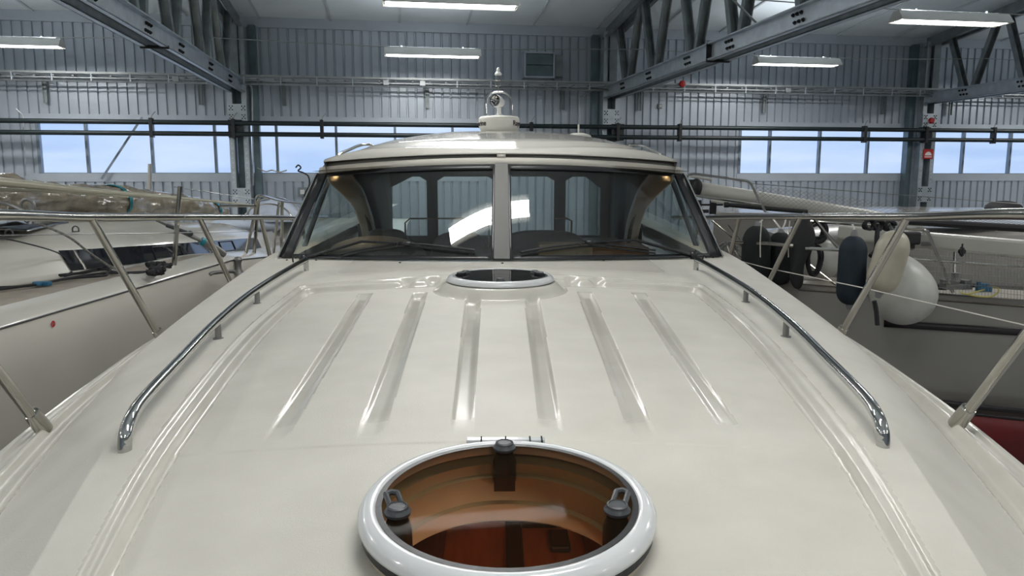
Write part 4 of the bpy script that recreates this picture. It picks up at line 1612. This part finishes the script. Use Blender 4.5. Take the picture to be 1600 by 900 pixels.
# spars, wrapped sail and ropes on the sailboat
def loose(mb_, nm, m_, lab, cat, group=None, **k):
    o = mb_.build(nm, m_, None, **k)
    tag(o, lab, cat, group)
    return o
q = MB()
q.tube([U(-360, 258, 4.2), U(-40, 280, 5.3), U(0, 284, 5.6), U(130, 297, 7.4), U(285, 310, 9.4), U(400, 321, 11.2)], [.045, .045, .042, .036, .026, .014], 12, flat=.8)
loose(q, 'mast_spar', 'spar', 'long cream spar resting over the plastic-wrapped sail on the left', 'spar')
q = MB()
q.tube([U(-40, 292, 5.5), U(0, 296, 5.8), U(100, 300, 7.2), U(200, 308, 8.4)], [.014, .014, .012, .01], 10)
loose(q, 'thin_spar', 'spar', 'thin cream rod lying just under the long cream spar', 'spar')
q = MB()
pth = [(a_, b_, c_ + .5, d_ * 1.05) for a_, b_, c_, d_ in [(-420, 302, 4.3, .015), (-390, 302, 4.4, .10), (-300, 302, 4.7, .15), (-180, 303, 5.3, .16), (-60, 304, 5.9, .16), (0, 306, 6.3, .17), (60, 308, 6.9, .15), (120, 314, 7.5, .15), (180, 316, 8.1, .16), (235, 318, 8.8, .14), (280, 321, 9.4, .14), (315, 326, 9.9, .115), (335, 329, 10.2, .085), (350, 331, 10.4, .05), (357, 332, 10.5, .012)]]
cp = smoothpath([U(a, b, c) for a, b, c, d in pth], 8)
rad_ = np.interp(np.linspace(0, 1, len(cp)), np.linspace(0, 1, len(pth)), [d for a, b, c, d in pth])
b0 = len(q.v)
seg = 40
rnd = random.Random(7)
ph = [rnd.uniform(0, 6.28) for _ in range(12)]
for i, p in enumerate(cp):
    for k in range(seg):
        a = 2 * math.pi * k / seg
        wob = 1 + .10 * math.sin(3 * a + i * .22 + ph[0]) + .07 * math.sin(7 * a - i * .5 + ph[1]) + .05 * math.sin(11 * a + i * .9 + ph[2]) + .06 * math.sin(i * .8 + ph[3])
        rr_ = rad_[i] * wob
        q.v.append(p + Vector((math.cos(a) * rr_ * 1.3, 0, math.sin(a) * rr_)))
for i in range(len(cp) - 1):
    for k in range(seg):
        q.f.append((b0 + i * seg + k, b0 + i * seg + (k + 1) % seg, b0 + (i + 1) * seg + (k + 1) % seg, b0 + (i + 1) * seg + k))
M['plastic'] = mat('wrinkled_clear_plastic_over_sail', (.30, .26, .20), .14, coat=.6, var=.35, vscale=7, bump=1.0, bscale=14)
ws_ = loose(q, 'wrapped_sail', 'plastic', 'rolled sail wrapped in wrinkled clear plastic with teal tape on the left sailboat', 'sail', angle=80)
for i in (63, 94):
    c = cp[i]
    q = MB()
    for dy in (0,):
        q.tube([c + Vector((math.cos(2 * math.pi * k / 24) * rad_[i] * 1.42, 0, math.sin(2 * math.pi * k / 24) * rad_[i] * 1.14)) for k in range(24)], .035, 6, closed=True, flat=.2)
    tpe = q.build('tape_band', 'tealtape', None)
    mw = tpe.location.copy()
    tpe.parent = ws_
    tpe.location = mw - ws_.location
q = MB()
q.tube([U(225, 333, 7.4), U(318, 378, 7.7)], .022, 10)
q.tube([U(318, 378, 7.7), U(338, 389, 7.8), U(352, 398, 7.85)], [.036, .04, .03], 12)
gp = loose(q, 'jib_pole', 'steel', 'grey pole ending in a white rolled tip, lying diagonally past the sailboat window', 'pole')
q = MB()
q.tube([U(314, 376, 7.69), U(320, 379, 7.71)], .042, 12)
tpe = q.build('tape_band', 'tealtape', None)
mw = tpe.location.copy()
tpe.parent = gp
tpe.location = mw - gp.location
q = MB()
q.tube([U(260, 352, 7.3), U(296, 365, 7.35)], .018, 10)
q.blob(U(297, 365, 7.33), (.03, .03, .03), 12, 8)
loose(q, 'short_pole', 'knob', 'short dark pole with knob end beside the grey jib pole', 'pole')
q = MB()
q.tube(smoothpath([U(60, 350, 5.5), U(75, 355, 5.5), U(110, 372, 5.45), U(140, 395, 5.6), U(170, 415, 5.9), U(186, 421, 6.0)], 6), .009, 8)
loose(q, 'mooring_rope', 'greyrope', 'grey flecked rope running diagonally across the sailboat side', 'rope')
def rope(pts, r, m_, lab, cat='rope', group=None, nm='mooring_rope'):
    q_ = MB()
    q_.tube(smoothpath(pts, 6), r, 7)
    return loose(q_, nm, m_, lab, cat, group)
D = lambda x, y: UZ(x, y, -.775)
rope([D(-20, 455), D(0, 452), D(60, 444), D(110, 435), D(160, 431), D(168, 428), D(172, 421), D(160, 418), D(130, 425), D(100, 431)], .010, 'blackrope', 'black rope with a loop lying on the sailboat side deck')
rope([D(-20, 450), D(0, 449), D(50, 446), D(100, 436), D(150, 428), D(200, 426), D(235, 424)], .009, 'blackrope', 'long black rope along the sailboat side deck, behind the looped one')
rope([D(104, 430), D(125, 420), D(160, 420), D(175, 424), D(200, 428), D(225, 425)], .009, 'blackrope', 'short black rope curling below the dark window band')
q = MB()
for i, (px, py, rr_) in enumerate(((238, 414, .042), (246, 423, .05), (238, 426, .035), (262, 415, .028), (252, 412, .026))):
    p = UZ(px, py, -.76)
    q.blob(p, (rr_, rr_, rr_ * .8), 14, 10)
    q.tube([p + Vector((math.cos(R(a)) * rr_ * 1.2, math.sin(R(a)) * rr_ * .6, rr_ * .5 * math.sin(R(a * 2)))) for a in range(0, 360, 24)], .012, 6, closed=True)
q.tube([UZ(236, 416, -.745), UZ(247, 420, -.745), UZ(262, 415, -.745), UZ(252, 412, -.74), UZ(238, 424, -.75)], .012, 6)
loose(q, 'block_and_tackle', 'blackrope', 'cluster of black blocks and tackle on the sailboat deck beside the tall post', 'tackle', angle=60)
q = MB()
q.box(D(66, 443), (.12, .05, .03)).box(D(60, 444), (.05, .08, .02))
loose(q, 'rope_clip', 'bluewire', 'small blue clip on the black rope on the sailboat deck', 'clip', bevel=.006, smooth=False)
q = MB()
q.tube([U(233.5, 297, 13.6), U(234, 256, 13.6)], [.035, .03], 12)
loose(q, 'mast_pole', 'sparwhite', 'short pale upright pole in front of the leftmost windows', 'pole')
q = MB()
q.tube(smoothpath([U(0, 316, 5.2), U(20, 322, 5.2), U(40, 332, 5.1)], 4), .012, 8)
q.tube([U(43, 322, 5.2) + Vector((.045 * math.cos(R(a)), 0, .045 * math.sin(R(a)))) for a in range(0, 360, 20)], .012, 8, closed=True)
loose(q, 'mast_fitting', 'steel', 'curled steel fitting beneath the wrapped sail at the left edge', 'fitting')
# boat with spray hood further back
bb = thing('covered_boat', 'pale boat with bluish spray hood and covers behind the left sailboat', 'boat', (-3.6, 13.3, -H))
q = MB()
rows = []
for i in range(20):
    f = i / 19
    yy = 12.75 + .3 * math.sin(f * 3.1)
    x0 = -5.4 + f * 3.6
    rows.append([Vector((x0, yy, -3.2)), Vector((x0, yy - .25, -1.35)), Vector((x0, yy - .2, -1.15)), Vector((x0, yy + .1, -1.02)), Vector((x0, yy + .5, -.80)), Vector((x0, yy + .9, -.74))])
q.grid(rows)
q.build('hull', 'sailhull', bb, angle=40)
q = MB()
def fn(d):
    return Vector((d.x, d.y, max(d.z, -.02) * (1 + .08 * math.sin(d.x * 14) * math.cos(d.y * 9))))
c = U(432, 343, 13.2)
q.blob(c, (.46, .45, .36), 28, 18, fn)
q.build('spray_hood', 'cover', bb)
q = MB()
q.tube([c + Vector((.47 * math.cos(R(a)), -.12, .37 * math.sin(R(a)))) for a in range(0, 181, 12)], .014, 8)
q.tube([c + Vector((.40 * math.cos(R(a)), -.44, .28 * math.sin(R(a)))) for a in range(0, 181, 12)], .014, 8)
q.build('hood_frame', 'railsteel', bb)
q = MB()
c2 = U(385, 352, 13.0)
q.blob(c2, (.62, .35, .16), 30, 14, lambda d: Vector((d.x, d.y, d.z * (1 + .25 * math.sin(d.x * 11) * math.cos(d.y * 13 + d.x * 5)))))
q.build('cover_fold', 'cover', bb)

# ================================================================== RIGHT SIDE: boat with fenders
rb = thing('sailing_yacht', 'grey-white yacht on the right with black hull stripe and red underbody', 'sailing yacht', (5.6, 9.0, -H))
def R_side(f):                            # f 0 stern corner .. 1 far right
    x = 3.02 + f * 4.2
    y = 8.05 - f * 1.85 + 1.0 * max(0, f - .55) ** 2
    return x, y
rows = []
lv = [(0, -1.175, 0), (.0, -1.22, 0), (.02, -1.24, 0), (.02, -1.30, 0), (.04, -1.45, 0), (.03, -1.9, 0), (.12, -2.35, 0), (.5, -2.8, 0), (1.2, -3.3, 0)]
def lvz(z, f):
    return z + (.05 - .10 * f) * (1 if z > -1.4 else .2)
for i in range(40):
    f = i / 39 * 1.5
    x, y = R_side(f)
    rows.append([Vector((x + (ins * .2 if z > -2 else 0), y + (0 if z > -2 else ins * .9) - .04 * (z < -1.23), lvz(z, f))) for ins, z, _ in lv])
x0, y0 = R_side(0)
tr_rows = []
for i in range(8):
    f = i / 7
    tr_rows.append([Vector((x0 - .40 * f - (0 if z > -1.3 else .25 * f), y0 + 2.2 * f + .15 * math.sin(f * 3), lvz(z, 0))) for ins, z, _ in lv])
q = MB()
q.grid(rows)
q.grid(tr_rows, flip=True)
q.build('hull', 'chull', rb, angle=50)
def bandpts(zc, hh, f0, f1, out=.012, slope=0.0, n=24):
    r_ = []
    for i in range(n):
        f = f0 + (f1 - f0) * i / (n - 1)
        x, y = R_side(f)
        yy = y - .04 - out
        if zc < -2.2:
            yy -= .005
        r_.append([Vector((x, yy, zc + hh + slope * (f - f0))), Vector((x, yy, zc - hh + slope * (f - f0)))])
    return r_
q = MB()
q.grid(bandpts(-1.475, .035, .18, 1.5, slope=.03))
q.build('hull_stripe', 'cstripe', rb, solid=.012)
q = MB()
q.grid(bandpts(-2.235, .03, .0, 1.5, .02))
q.grid(bandpts(-2.315, .012, .0, 1.5, .02))
q.build('waterline_stripe', 'cstripe', rb, solid=.012)
q = MB()
rr = []
for i in range(24):
    f = i / 23 * 1.5
    x, y = R_side(f)
    rr.append([Vector((x, y - .062, -2.335)), Vector((x, y + .02, -2.6)), Vector((x, y + .5, -3.2)), Vector((x, y + 1.2, -3.6))])
q.grid(rr)
q.build('underbody', 'cred', rb, solid=.01)
q = MB()
q.grid([[Vector((R_side(f)[0], R_side(f)[1] - .03, lvz(-1.165, f))), Vector((R_side(f)[0], R_side(f)[1] + .04, lvz(-1.165, f))), Vector((R_side(f)[0], R_side(f)[1] + .04, lvz(-1.22, f))), Vector((R_side(f)[0], R_side(f)[1] - .055, lvz(-1.225, f)))] for f in np.linspace(0, 1.5, 30)])
q.grid([[p, p + Vector((.05, .05, 0)), p + Vector((0, 0, -.06))] for p in [r[0] + Vector((0, 0, .01)) for r in tr_rows]])
q.build('toe_rail', 'teak', rb, angle=30)
q = MB()
q.grid([[Vector((R_side(f)[0], R_side(f)[1] + .04, lvz(-1.19, f))), Vector((R_side(f)[0], R_side(f)[1] + 1.0, lvz(-1.18, f)))] for f in np.linspace(0, 1.5, 20)])
q.build('side_deck', 'saildeck', rb, smooth=False)
q = MB()
rows = []
for i in range(24):
    f = i / 23
    x = 3.35 + f * 5.6
    yy = 9.05 - f * 1.6
    tz = np.interp(f, [0, .2, .5, 1], [-.74, -.62, -.58, -.62])
    rows.append([Vector((x, yy, -1.2)), Vector((x, yy + .02, -1.0)), Vector((x, yy + .10, tz - .05)), Vector((x, yy + .18, tz)), Vector((x, yy + 1.3, tz + .04))])
q.grid(rows)
q.slab([Vector((3.35, 9.05, -1.2)), Vector((3.35, 10.3, -1.2)), Vector((3.35, 10.3, -.70)), Vector((3.35, 9.2, -.74))], (.03, 0, 0))
q.build('coachroof', 'chull', rb, angle=40)
def rbt(pts, r, nm='rail_tube', m_='railsteel', smp=0):
    q_ = MB()
    P = [U(a, b, c) for a, b, c in pts]
    q_.tube(smoothpath(P, smp) if smp else P, r, 9)
    return q_.build(nm, m_, rb)
rbt([(1222, 342, 8.6), (1300, 348, 8.0), (1400, 354, 7.5), (1441, 357, 7.4), (1449, 361, 7.4), (1489, 457, 7.45)], .016, 'pushpit_rail')
rbt([(1115, 338, 9.3), (1170, 341, 9.0), (1222, 342, 8.6)], .014, 'pushpit_rail')
rbt([(1145, 378, 8.3), (1205, 381, 7.95), (1240, 384, 7.8)], .022, 'lower_rail')
rbt([(1258, 388, 7.8), (1322, 391, 7.7)], .018, 'lower_rail')
rbt([(1407, 403, 7.8), (1480, 409, 7.6), (1600, 418, 7.2), (1700, 426, 7.0)], .016, 'lower_rail')
rbt([(1205, 339, 8.4), (1240, 383, 8.2), (1260, 410, 8.1), (1325, 460, 8.0)], .014, 'stay')
rbt([(1272, 342, 8.0), (1312, 390, 7.9)], .018, 'stay')
rbt([(1112, 345, 9.3), (1160, 385, 8.9), (1196, 440, 8.6)], .012, 'stay')
rbt([(1138, 352, 9.3), (1172, 395, 9.0)], .012, 'stay')
rbt([(1493, 378, 7.9), (1491, 440, 7.6)], .016, 'stanchion')
rbt([(1148, 392, 8.8), (1178, 425, 8.7), (1176, 440, 8.7), (1150, 405, 8.8)], .012, 'ladder_rail', smp=4)
rbt([(1136, 384, 8.9), (1148, 422, 8.8)], .012, 'ladder_rail')
rbt([(1198, 452, 8.3), (1199, 436, 8.3), (1206, 427, 8.3), (1212, 436, 8.3), (1211, 456, 8.3)], .012, 'deck_hoop', smp=4)
# boom with track, outhaul blocks
q = MB()
bp0, bp1 = U(1396, 371, 8.1), U(1720, 400, 6.6)
q.beam(bp0, bp1, .10, .17)
q.build('boom', 'sparwhite', rb, bevel=.03, smooth=False)
q = MB()
q.beam(U(1310, 362, 8.5), U(1396, 371, 8.2), .10, .15)
q.build('boom_cradle', 'sparwhite', rb, bevel=.02, smooth=False)
q = MB()
q.box(U(1422, 372, 7.7), (.17, .12, .13)).box(U(1424, 384, 7.7), (.06, .06, .08))
q.build('boom_block', 'netdark', rb, bevel=.02, smooth=False)
rbt([(1406, 365, 7.8), (1440, 367, 7.8), (1446, 362, 7.8)], .012, 'boom_bail')
q = MB()
q.tube([U(1440, 381, 7.8), U(1520, 385, 7.5), U(1720, 396, 6.8)], .022, 10)
q.build('track_tube', 'steel', rb)
for px in (1503, 1566):
    p = U(px, 393, 7.3)
    q = MB()
    q.lathe([(0, -.02), (.028, -.02), (.032, 0), (.028, .02), (0, .02)], Matrix.Translation(p) @ Matrix.Rotation(R(90), 4, 'X'), seg=18)
    q.box(p + Vector((0, 0, .0)), (.014, .05, .08))
    q.tube([p + Vector((0, 0, .03)), p + Vector((0, 0, .075))], .008, 6)
    q.tube([p + Vector((0, 0, -.03)), p + Vector((0, 0, -.05))], .008, 6)
    q.build('pulley', 'netdark', rb, angle=50)
# winch, blue box, yellow rope
q = MB()
p = U(1493, 452, 7.5)
q.box(p + Vector((0, 0, .03)), (.26, .14, .05))
q.lathe([(.05, .05), (.05, .08), (.035, .10), (.035, .15), (.045, .16), (0, .165)], Matrix.Translation(p + Vector((0, .02, 0))), seg=20)
q.box(p + Vector((-.10, 0, .075)), (.09, .07, .05)).box(p + Vector((.09, 0, .07)), (.06, .09, .05))
q.build('stanchion_base', 'steel', rb, bevel=.008, smooth=False)
q = MB()
q.tube([U(1455, 448, 7.6), U(1478, 449, 7.6)], .03, 10).tube([U(1503, 446, 7.5), U(1530, 446, 7.4)], .022, 10)
q.build('furling_line_lead', 'knob', rb)
q = MB()
q.box(U(1537, 452, 7.3), (.13, .07, .05)).box(U(1537, 445, 7.3), (.09, .05, .03)).box(U(1529, 444, 7.3), (.02, .05, .05))
loose(q, 'line_jammer', 'bluewire', 'small blue box fitting on the right yacht deck, next to yellow rope', 'fitting', smooth=False, bevel=.008)
rope([U(1500, 457, 7.3), U(1520, 462, 7.25), U(1545, 464, 7.2), U(1558, 458, 7.2), U(1560, 451, 7.25), U(1548, 449, 7.3), U(1530, 455, 7.25), U(1510, 460, 7.25)], .008, 'yellowrope', 'thin yellow rope looped on the right yacht deck')
# safety net of the right yacht
q = MB()
def netp(fx, fz):
    a, b = U(1408 + (1640 - 1408) * fx, 388 + 14 * fx, 7.55 - .55 * fx), U(1408 + (1640 - 1408) * fx, 452 + 22 * fx, 7.55 - .55 * fx)
    return a.lerp(b, fz)
for i in range(47):
    q.tube([netp(i / 46, 0), netp(i / 46, 1)], .0022, 3, cap=False)
for j in range(9):
    q.tube([netp(i / 8, j / 8) for i in range(9)], .0024, 3, cap=False)
nt_ = q.build('safety_net', 'net', rb, smooth=False)
nt_['kind'] = 'stuff'
q = MB()
def netq(px, fz):
    top = np.interp(px, [1180, 1240, 1340, 1420, 1520, 1640], [290, 296, 310, 326, 340, 350])
    bot = np.interp(px, [1180, 1240, 1340, 1420, 1520, 1640], [326, 334, 345, 352, 358, 366])
    L = 9.0 - (px - 1180) / 460 * 1.2
    return U(px, top + (bot - top) * fz, L)
for i in range(-6, 60):
    for sl_ in (1, -1):
        pts = []
        for j in range(7):
            px = 1180 + i * 8 + (j if sl_ > 0 else 6 - j) * 8
            if 1180 <= px <= 1640:
                pts.append(netq(px, j / 6))
        if len(pts) > 1:
            q.tube(pts, .0022, 3, cap=False)
nt_ = q.build('guard_net', 'net', rb, smooth=False)
nt_['kind'] = 'stuff'
# stored mast and chrome hoop
q = MB()
m0, m1 = U(1092, 296, 9.4), U(1440, 353, 8.6)
q.tube([m0, m0.lerp(m1, .5), m1], [.095, .088, .08], 16, flat=1.0)
ms = loose(q, 'stored_mast', 'sparwhite', 'thick white mast lying across the right yacht with black end fitting', 'mast')
q = MB()
q.blob(U(1088, 293, 9.35), (.075, .09, .11), 16, 10).box(U(1083, 285, 9.35), (.10, .1, .07)).blob(U(1082, 301, 9.3), (.05, .06, .06))
e_ = q.build('mast_end_fitting', 'netdark', None)
mw = e_.location.copy()
e_.parent = ms
e_.location = mw - ms.location
q = MB()
q.tube([U(1137, 320, 9.0), U(1200, 326, 8.9), U(1262, 331, 8.8)], .026, 10)
q.tube([U(1132, 320, 9.0), U(1138, 320, 9.0)], .034, 10)
loose(q, 'black_spar', 'netdark', 'black padded spar under the white stored mast', 'spar')
q = MB()
q.tube([U(1420, 346, 8.0), U(1500, 351, 7.8), U(1720, 364, 7.2)], .038, 10)
loose(q, 'black_spar', 'netdark', 'long black spar behind the chain-link net at the right edge', 'spar')
q = MB()
q.tube(smoothpath([U(1078, 304, 8.7), U(1072, 296, 8.7), U(1072, 280, 8.7), U(1080, 272, 8.7), U(1110, 275, 8.7), U(1162, 282, 8.7), U(1173, 287, 8.7), U(1180, 300, 8.7), U(1196, 331, 8.7)], 6), .014, 9)
q.tube(smoothpath([U(1076, 300, 8.7), U(1085, 305, 8.7), U(1140, 313, 8.7), U(1190, 320, 8.7)], 6), .012, 9)
loose(q, 'pulpit_hoop', 'railsteel', 'rounded steel pulpit hoop around the end of the stored mast', 'hoop')
q = MB()
q.box(U(1090, 318, 9.2), (.08, .06, .08)).box(U(1114, 324, 9.2), (.07, .06, .16)).box(U(1096, 330, 9.2), (.16, .08, .04))
q.tube([U(1076, 320, 9.2), U(1130, 320, 9.2)], .012, 8)
loose(q, 'masthead_gear', 'netdark', 'black masthead instruments under the stored mast beside the windscreen', 'mast gear', smooth=False, bevel=.01)
q = MB()
q.tube([U(1112, 314, 9.1), U(1140, 318, 9.1)], .018, 10)
q.tube([U(1078, 275, 9.1), U(1112, 281, 9.1)], .016, 10)
loose(q, 'roller_tube', 'sparwhite', 'short white roller tube between stored mast and rail', 'tube')
q = MB()
q.tube([U(1175, 287, 9), U(1600, 319, 8.0), U(1760, 330, 7.6)], .004, 5)
loose(q, 'mast_wire', 'wire', 'thin wire running from the pulpit hoop above the net', 'wire')
rope([U(1484, 334, 7.6), U(1500, 338, 7.5), U(1530, 340, 7.4), U(1570, 338, 7.3), U(1640, 336, 7.2)], .007, 'blackrope', 'thin dark cord over the white cover at the right edge')
q = MB()
q.grid([[U(1440 + 190 * f, np.interp(f, [0, .2, .5, 1], [343, 336, 333, 334]) + 4 * math.sin(f * 19), 9.2), U(1440 + 190 * f, np.interp(f, [0, .2, .5, 1], [344, 341, 340, 341]), 8.7), U(1440 + 190 * f, 356, 8.6)] for f in np.linspace(0, 1, 24)])
loose(q, 'white_cover', 'cover', 'white crumpled cover sheet behind the guard rail on the right', 'cover', solid=.02)
q = MB()
q.blob(U(1568, 325, 10.5), (.24, .2, .10), 20, 10, lambda d: Vector((d.x, d.y, max(d.z, -.03))))
loose(q, 'dark_lid', 'netdark', 'dark rounded lid peeping above the right guard rail', 'lid')
# hull of another boat behind
q = MB()
rows = []
for i in range(20):
    f = i / 19
    x = 3.2 + f * 8
    y = 11.4 - f * 1.0 + (1 - f) ** 3 * .8
    rows.append([Vector((x, y + .6, -3.2)), Vector((x, y + .1, -1.6)), Vector((x, y, -.62)), Vector((x, y - .03, -.60)), Vector((x, y - .03, -.56)), Vector((x, y + .1, -.54)), Vector((x, y + 1.8, -.50))])
q.grid(rows)
bh_ = loose(q, 'background_boat', 'chull', 'pale boat hull standing behind the fenders on the right', 'boat', angle=40)

# fenders ---------------------------------------------------------
def fender_prof(r, h):
    pr = []
    for i in range(19):
        a = -math.pi / 2 + math.pi * i / 18
        zz = math.sin(a)
        rr_ = math.cos(a)
        k = h / 2 - r
        pr.append((max(r * rr_ ** .85 if rr_ > 0 else 0, .0), (zz * r * (1.35 if zz > 0 else 1.1) + (k * .8 if zz > 0 else -k))))
    return pr
def fender(px, py, L, r, h, m_, lab, neck=True, tilt=0.0, grp='fenders hanging on the right yacht'):
    c = U(px, py, L)
    o = thing('fender', lab, 'fender', c + Vector((0, 0, -h / 2)), grp)
    mt_ = Matrix.Translation(c) @ Matrix.Rotation(tilt, 4, 'Y')
    q_ = MB()
    q_.lathe(fender_prof(r, h), mt_, seg=36)
    q_.build('fender_body', m_, o, angle=80)
    if neck:
        for s_ in (1, -1):
            q_ = MB()
            q_.lathe([(r * .30, s_ * h * .46), (r * .26, s_ * (h * .5 + .02)), (r * .16, s_ * (h * .5 + .06)), (0, s_ * (h * .5 + .065))], mt_, seg=18)
            q_.build('fender_eye', 'fendergrey', o)
    return o, mt_
def hang(p, top, lab, m_='whiterope', r=.009):
    rope([p, (Vector(p) + Vector(top)) / 2 + Vector((.01, 0, 0)), top], r, m_, lab, 'rope', None, 'fender_rope')
o, m_ = fender(1331, 422, 7.2, .127, .64, 'fenderblue', 'navy blue covered fender hanging left of the white ones')
hang(m_ @ Vector((0, 0, .36)), U(1331, 350, 7.9), 'pale rope holding the navy blue fender')
o, m_ = fender(1181, 398, 8.2, .15, .58, 'fenderblack', 'black covered fender farthest left, nearest the windscreen')
hang(m_ @ Vector((0, 0, .33)), U(1192, 342, 8.6), 'pale frayed rope holding the farthest left fender')
o, m_ = fender(1218, 405, 8.3, .145, .54, 'fenderblack', 'black covered fender partly behind the farthest left one')
hang(m_ @ Vector((0, 0, .31)), U(1228, 342, 8.5), 'pale rope holding the black fender behind the farthest left one')
# cream long fender, tilted, and large round white one
o, m_ = fender(1388, 410, 6.45, .135, .50, 'fendercream', 'cream coloured long fender leaning on the big round white one', tilt=R(13))
rope([m_ @ Vector((0, 0, .27)), U(1396, 362, 7.0), U(1390, 352, 7.6)], .018, 'blackrope', 'thick black rope knotted above the cream fender', nm='fender_rope')
bo = thing('ball_fender', 'big round white ball fender, largest of all, lying against the hull', 'fender', U(1412, 512, 6.7), 'fenders hanging on the right yacht')
c = U(1411, 459, 6.95)
q = MB()
ax_ = (U(1378, 392, 7.05) - c).normalized()
rot_ = Vector((0, 0, 1)).rotation_difference(ax_).to_matrix().to_4x4()
pr = []
for i in range(30):
    a = -math.pi / 2 + math.pi * i / 29
    z = math.sin(a) * .285
    r_ = math.cos(a) * .285
    if z > .05:
        z2 = .05 + (z - .05) * 1.55
        r_ = r_ * (1 - .12 * ((z - .05) / .23) ** 2)
        z = z2
    pr.append((max(r_, 0), z))
q.lathe(pr, Matrix.Translation(c) @ rot_, seg=48)
q.build('fender_body', 'fenderwhite', bo, angle=80)
q = MB()
q.lathe([(.06, .36), (.055, .40), (.03, .43), (0, .435)], Matrix.Translation(c) @ rot_, seg=20)
q.build('fender_eye', 'fendergrey', bo)
o, m_ = fender(1287, 408, 8.5, .17, .36, 'fenderwhite', 'pale round fender hanging behind the coiled rope', neck=False)
# black folded cloth and ropes
q = MB()
c = U(1251, 392, 7.9)
def clothfn(d):
    return Vector((d.x * (1 + .25 * math.sin(d.z * 11)) + .03 * math.sin(d.z * 7), d.y, d.z))
q.blob(c, (.10, .07, .40), 20, 24, clothfn)
loose(q, 'black_cloth', 'netdark', 'black folded cloth hanging over the rail between the fenders', 'cloth')
def coil(px, py, L, r, n, m_, lab, ry=None, thick=.011):
    c_ = U(px, py, L)
    q_ = MB()
    rn = random.Random(px)
    for i in range(n):
        a0 = rn.uniform(0, 6.28)
        ra = r * rn.uniform(.75, 1.05)
        rb_ = (ry or r) * rn.uniform(.8, 1.1)
        ox, oz = rn.uniform(-.02, .02), rn.uniform(-.03, .03)
        q_.tube([c_ + Vector((ox + ra * math.cos(a), .02 * math.sin(a * 2 + a0) + i * .008, oz + rb_ * math.sin(a))) for a in [2 * math.pi * k / 24 for k in range(24)]], thick, 6, closed=True)
    return loose(q_, 'rope_coil', m_, lab, 'rope coil')
coil(1273, 405, 7.9, .07, 6, 'blackrope', 'dark coiled rope hanging beside the black cloth', .15)
coil(1277, 362, 8.3, .10, 7, 'blackrope', 'thick dark rope bundle tied on the rail above the hanging coil', .11, .016)
coil(1140, 388, 8.9, .10, 6, 'greyrope', 'grey rope bundle stowed beside the ladder right of the windscreen', .07, .014)
for px, py, lab in ((1358, 351, 'left black rope knot on the rail beside the cream fender'), (1372, 352, 'middle black rope knot on the rail beside the cream fender'), (1390, 353, 'right black rope knot on the rail beside the cream fender')):
    q = MB()
    p = U(px, py, 7.5)
    for i in range(4):
        q.tube([p + Vector(((.045 + .01 * i) * math.cos(a) * .8, .03 * math.sin(a + i), .045 * math.sin(a))) for a in [2 * math.pi * k / 16 for k in range(16)]], .014, 6, closed=True)
    if px == 1372:
        q.tube(smoothpath([p, U(1370, 372, 7.4), U(1369, 390, 7.35), U(1360, 400, 7.3)], 5), .022, 8)
    loose(q, 'rope_knot', 'blackrope', lab, 'rope knot', 'black rope knots on the rail')
rope([U(1366, 470, 6.6), U(1369, 485, 6.6), U(1371, 508, 6.6)], .02, 'blackrope', 'thick black rope end hanging below the cream fender')
for px, lab in ((1188, 'left'), (1232, 'right')):
    rope([U(px + 2, 345, 8.0), U(px, 375, 7.95), U(px, 402, 7.95)], .006, 'whiterope', 'thin pale cord hanging in front of the dark fenders, ' + lab + ' of two', group='thin cords before the fenders')
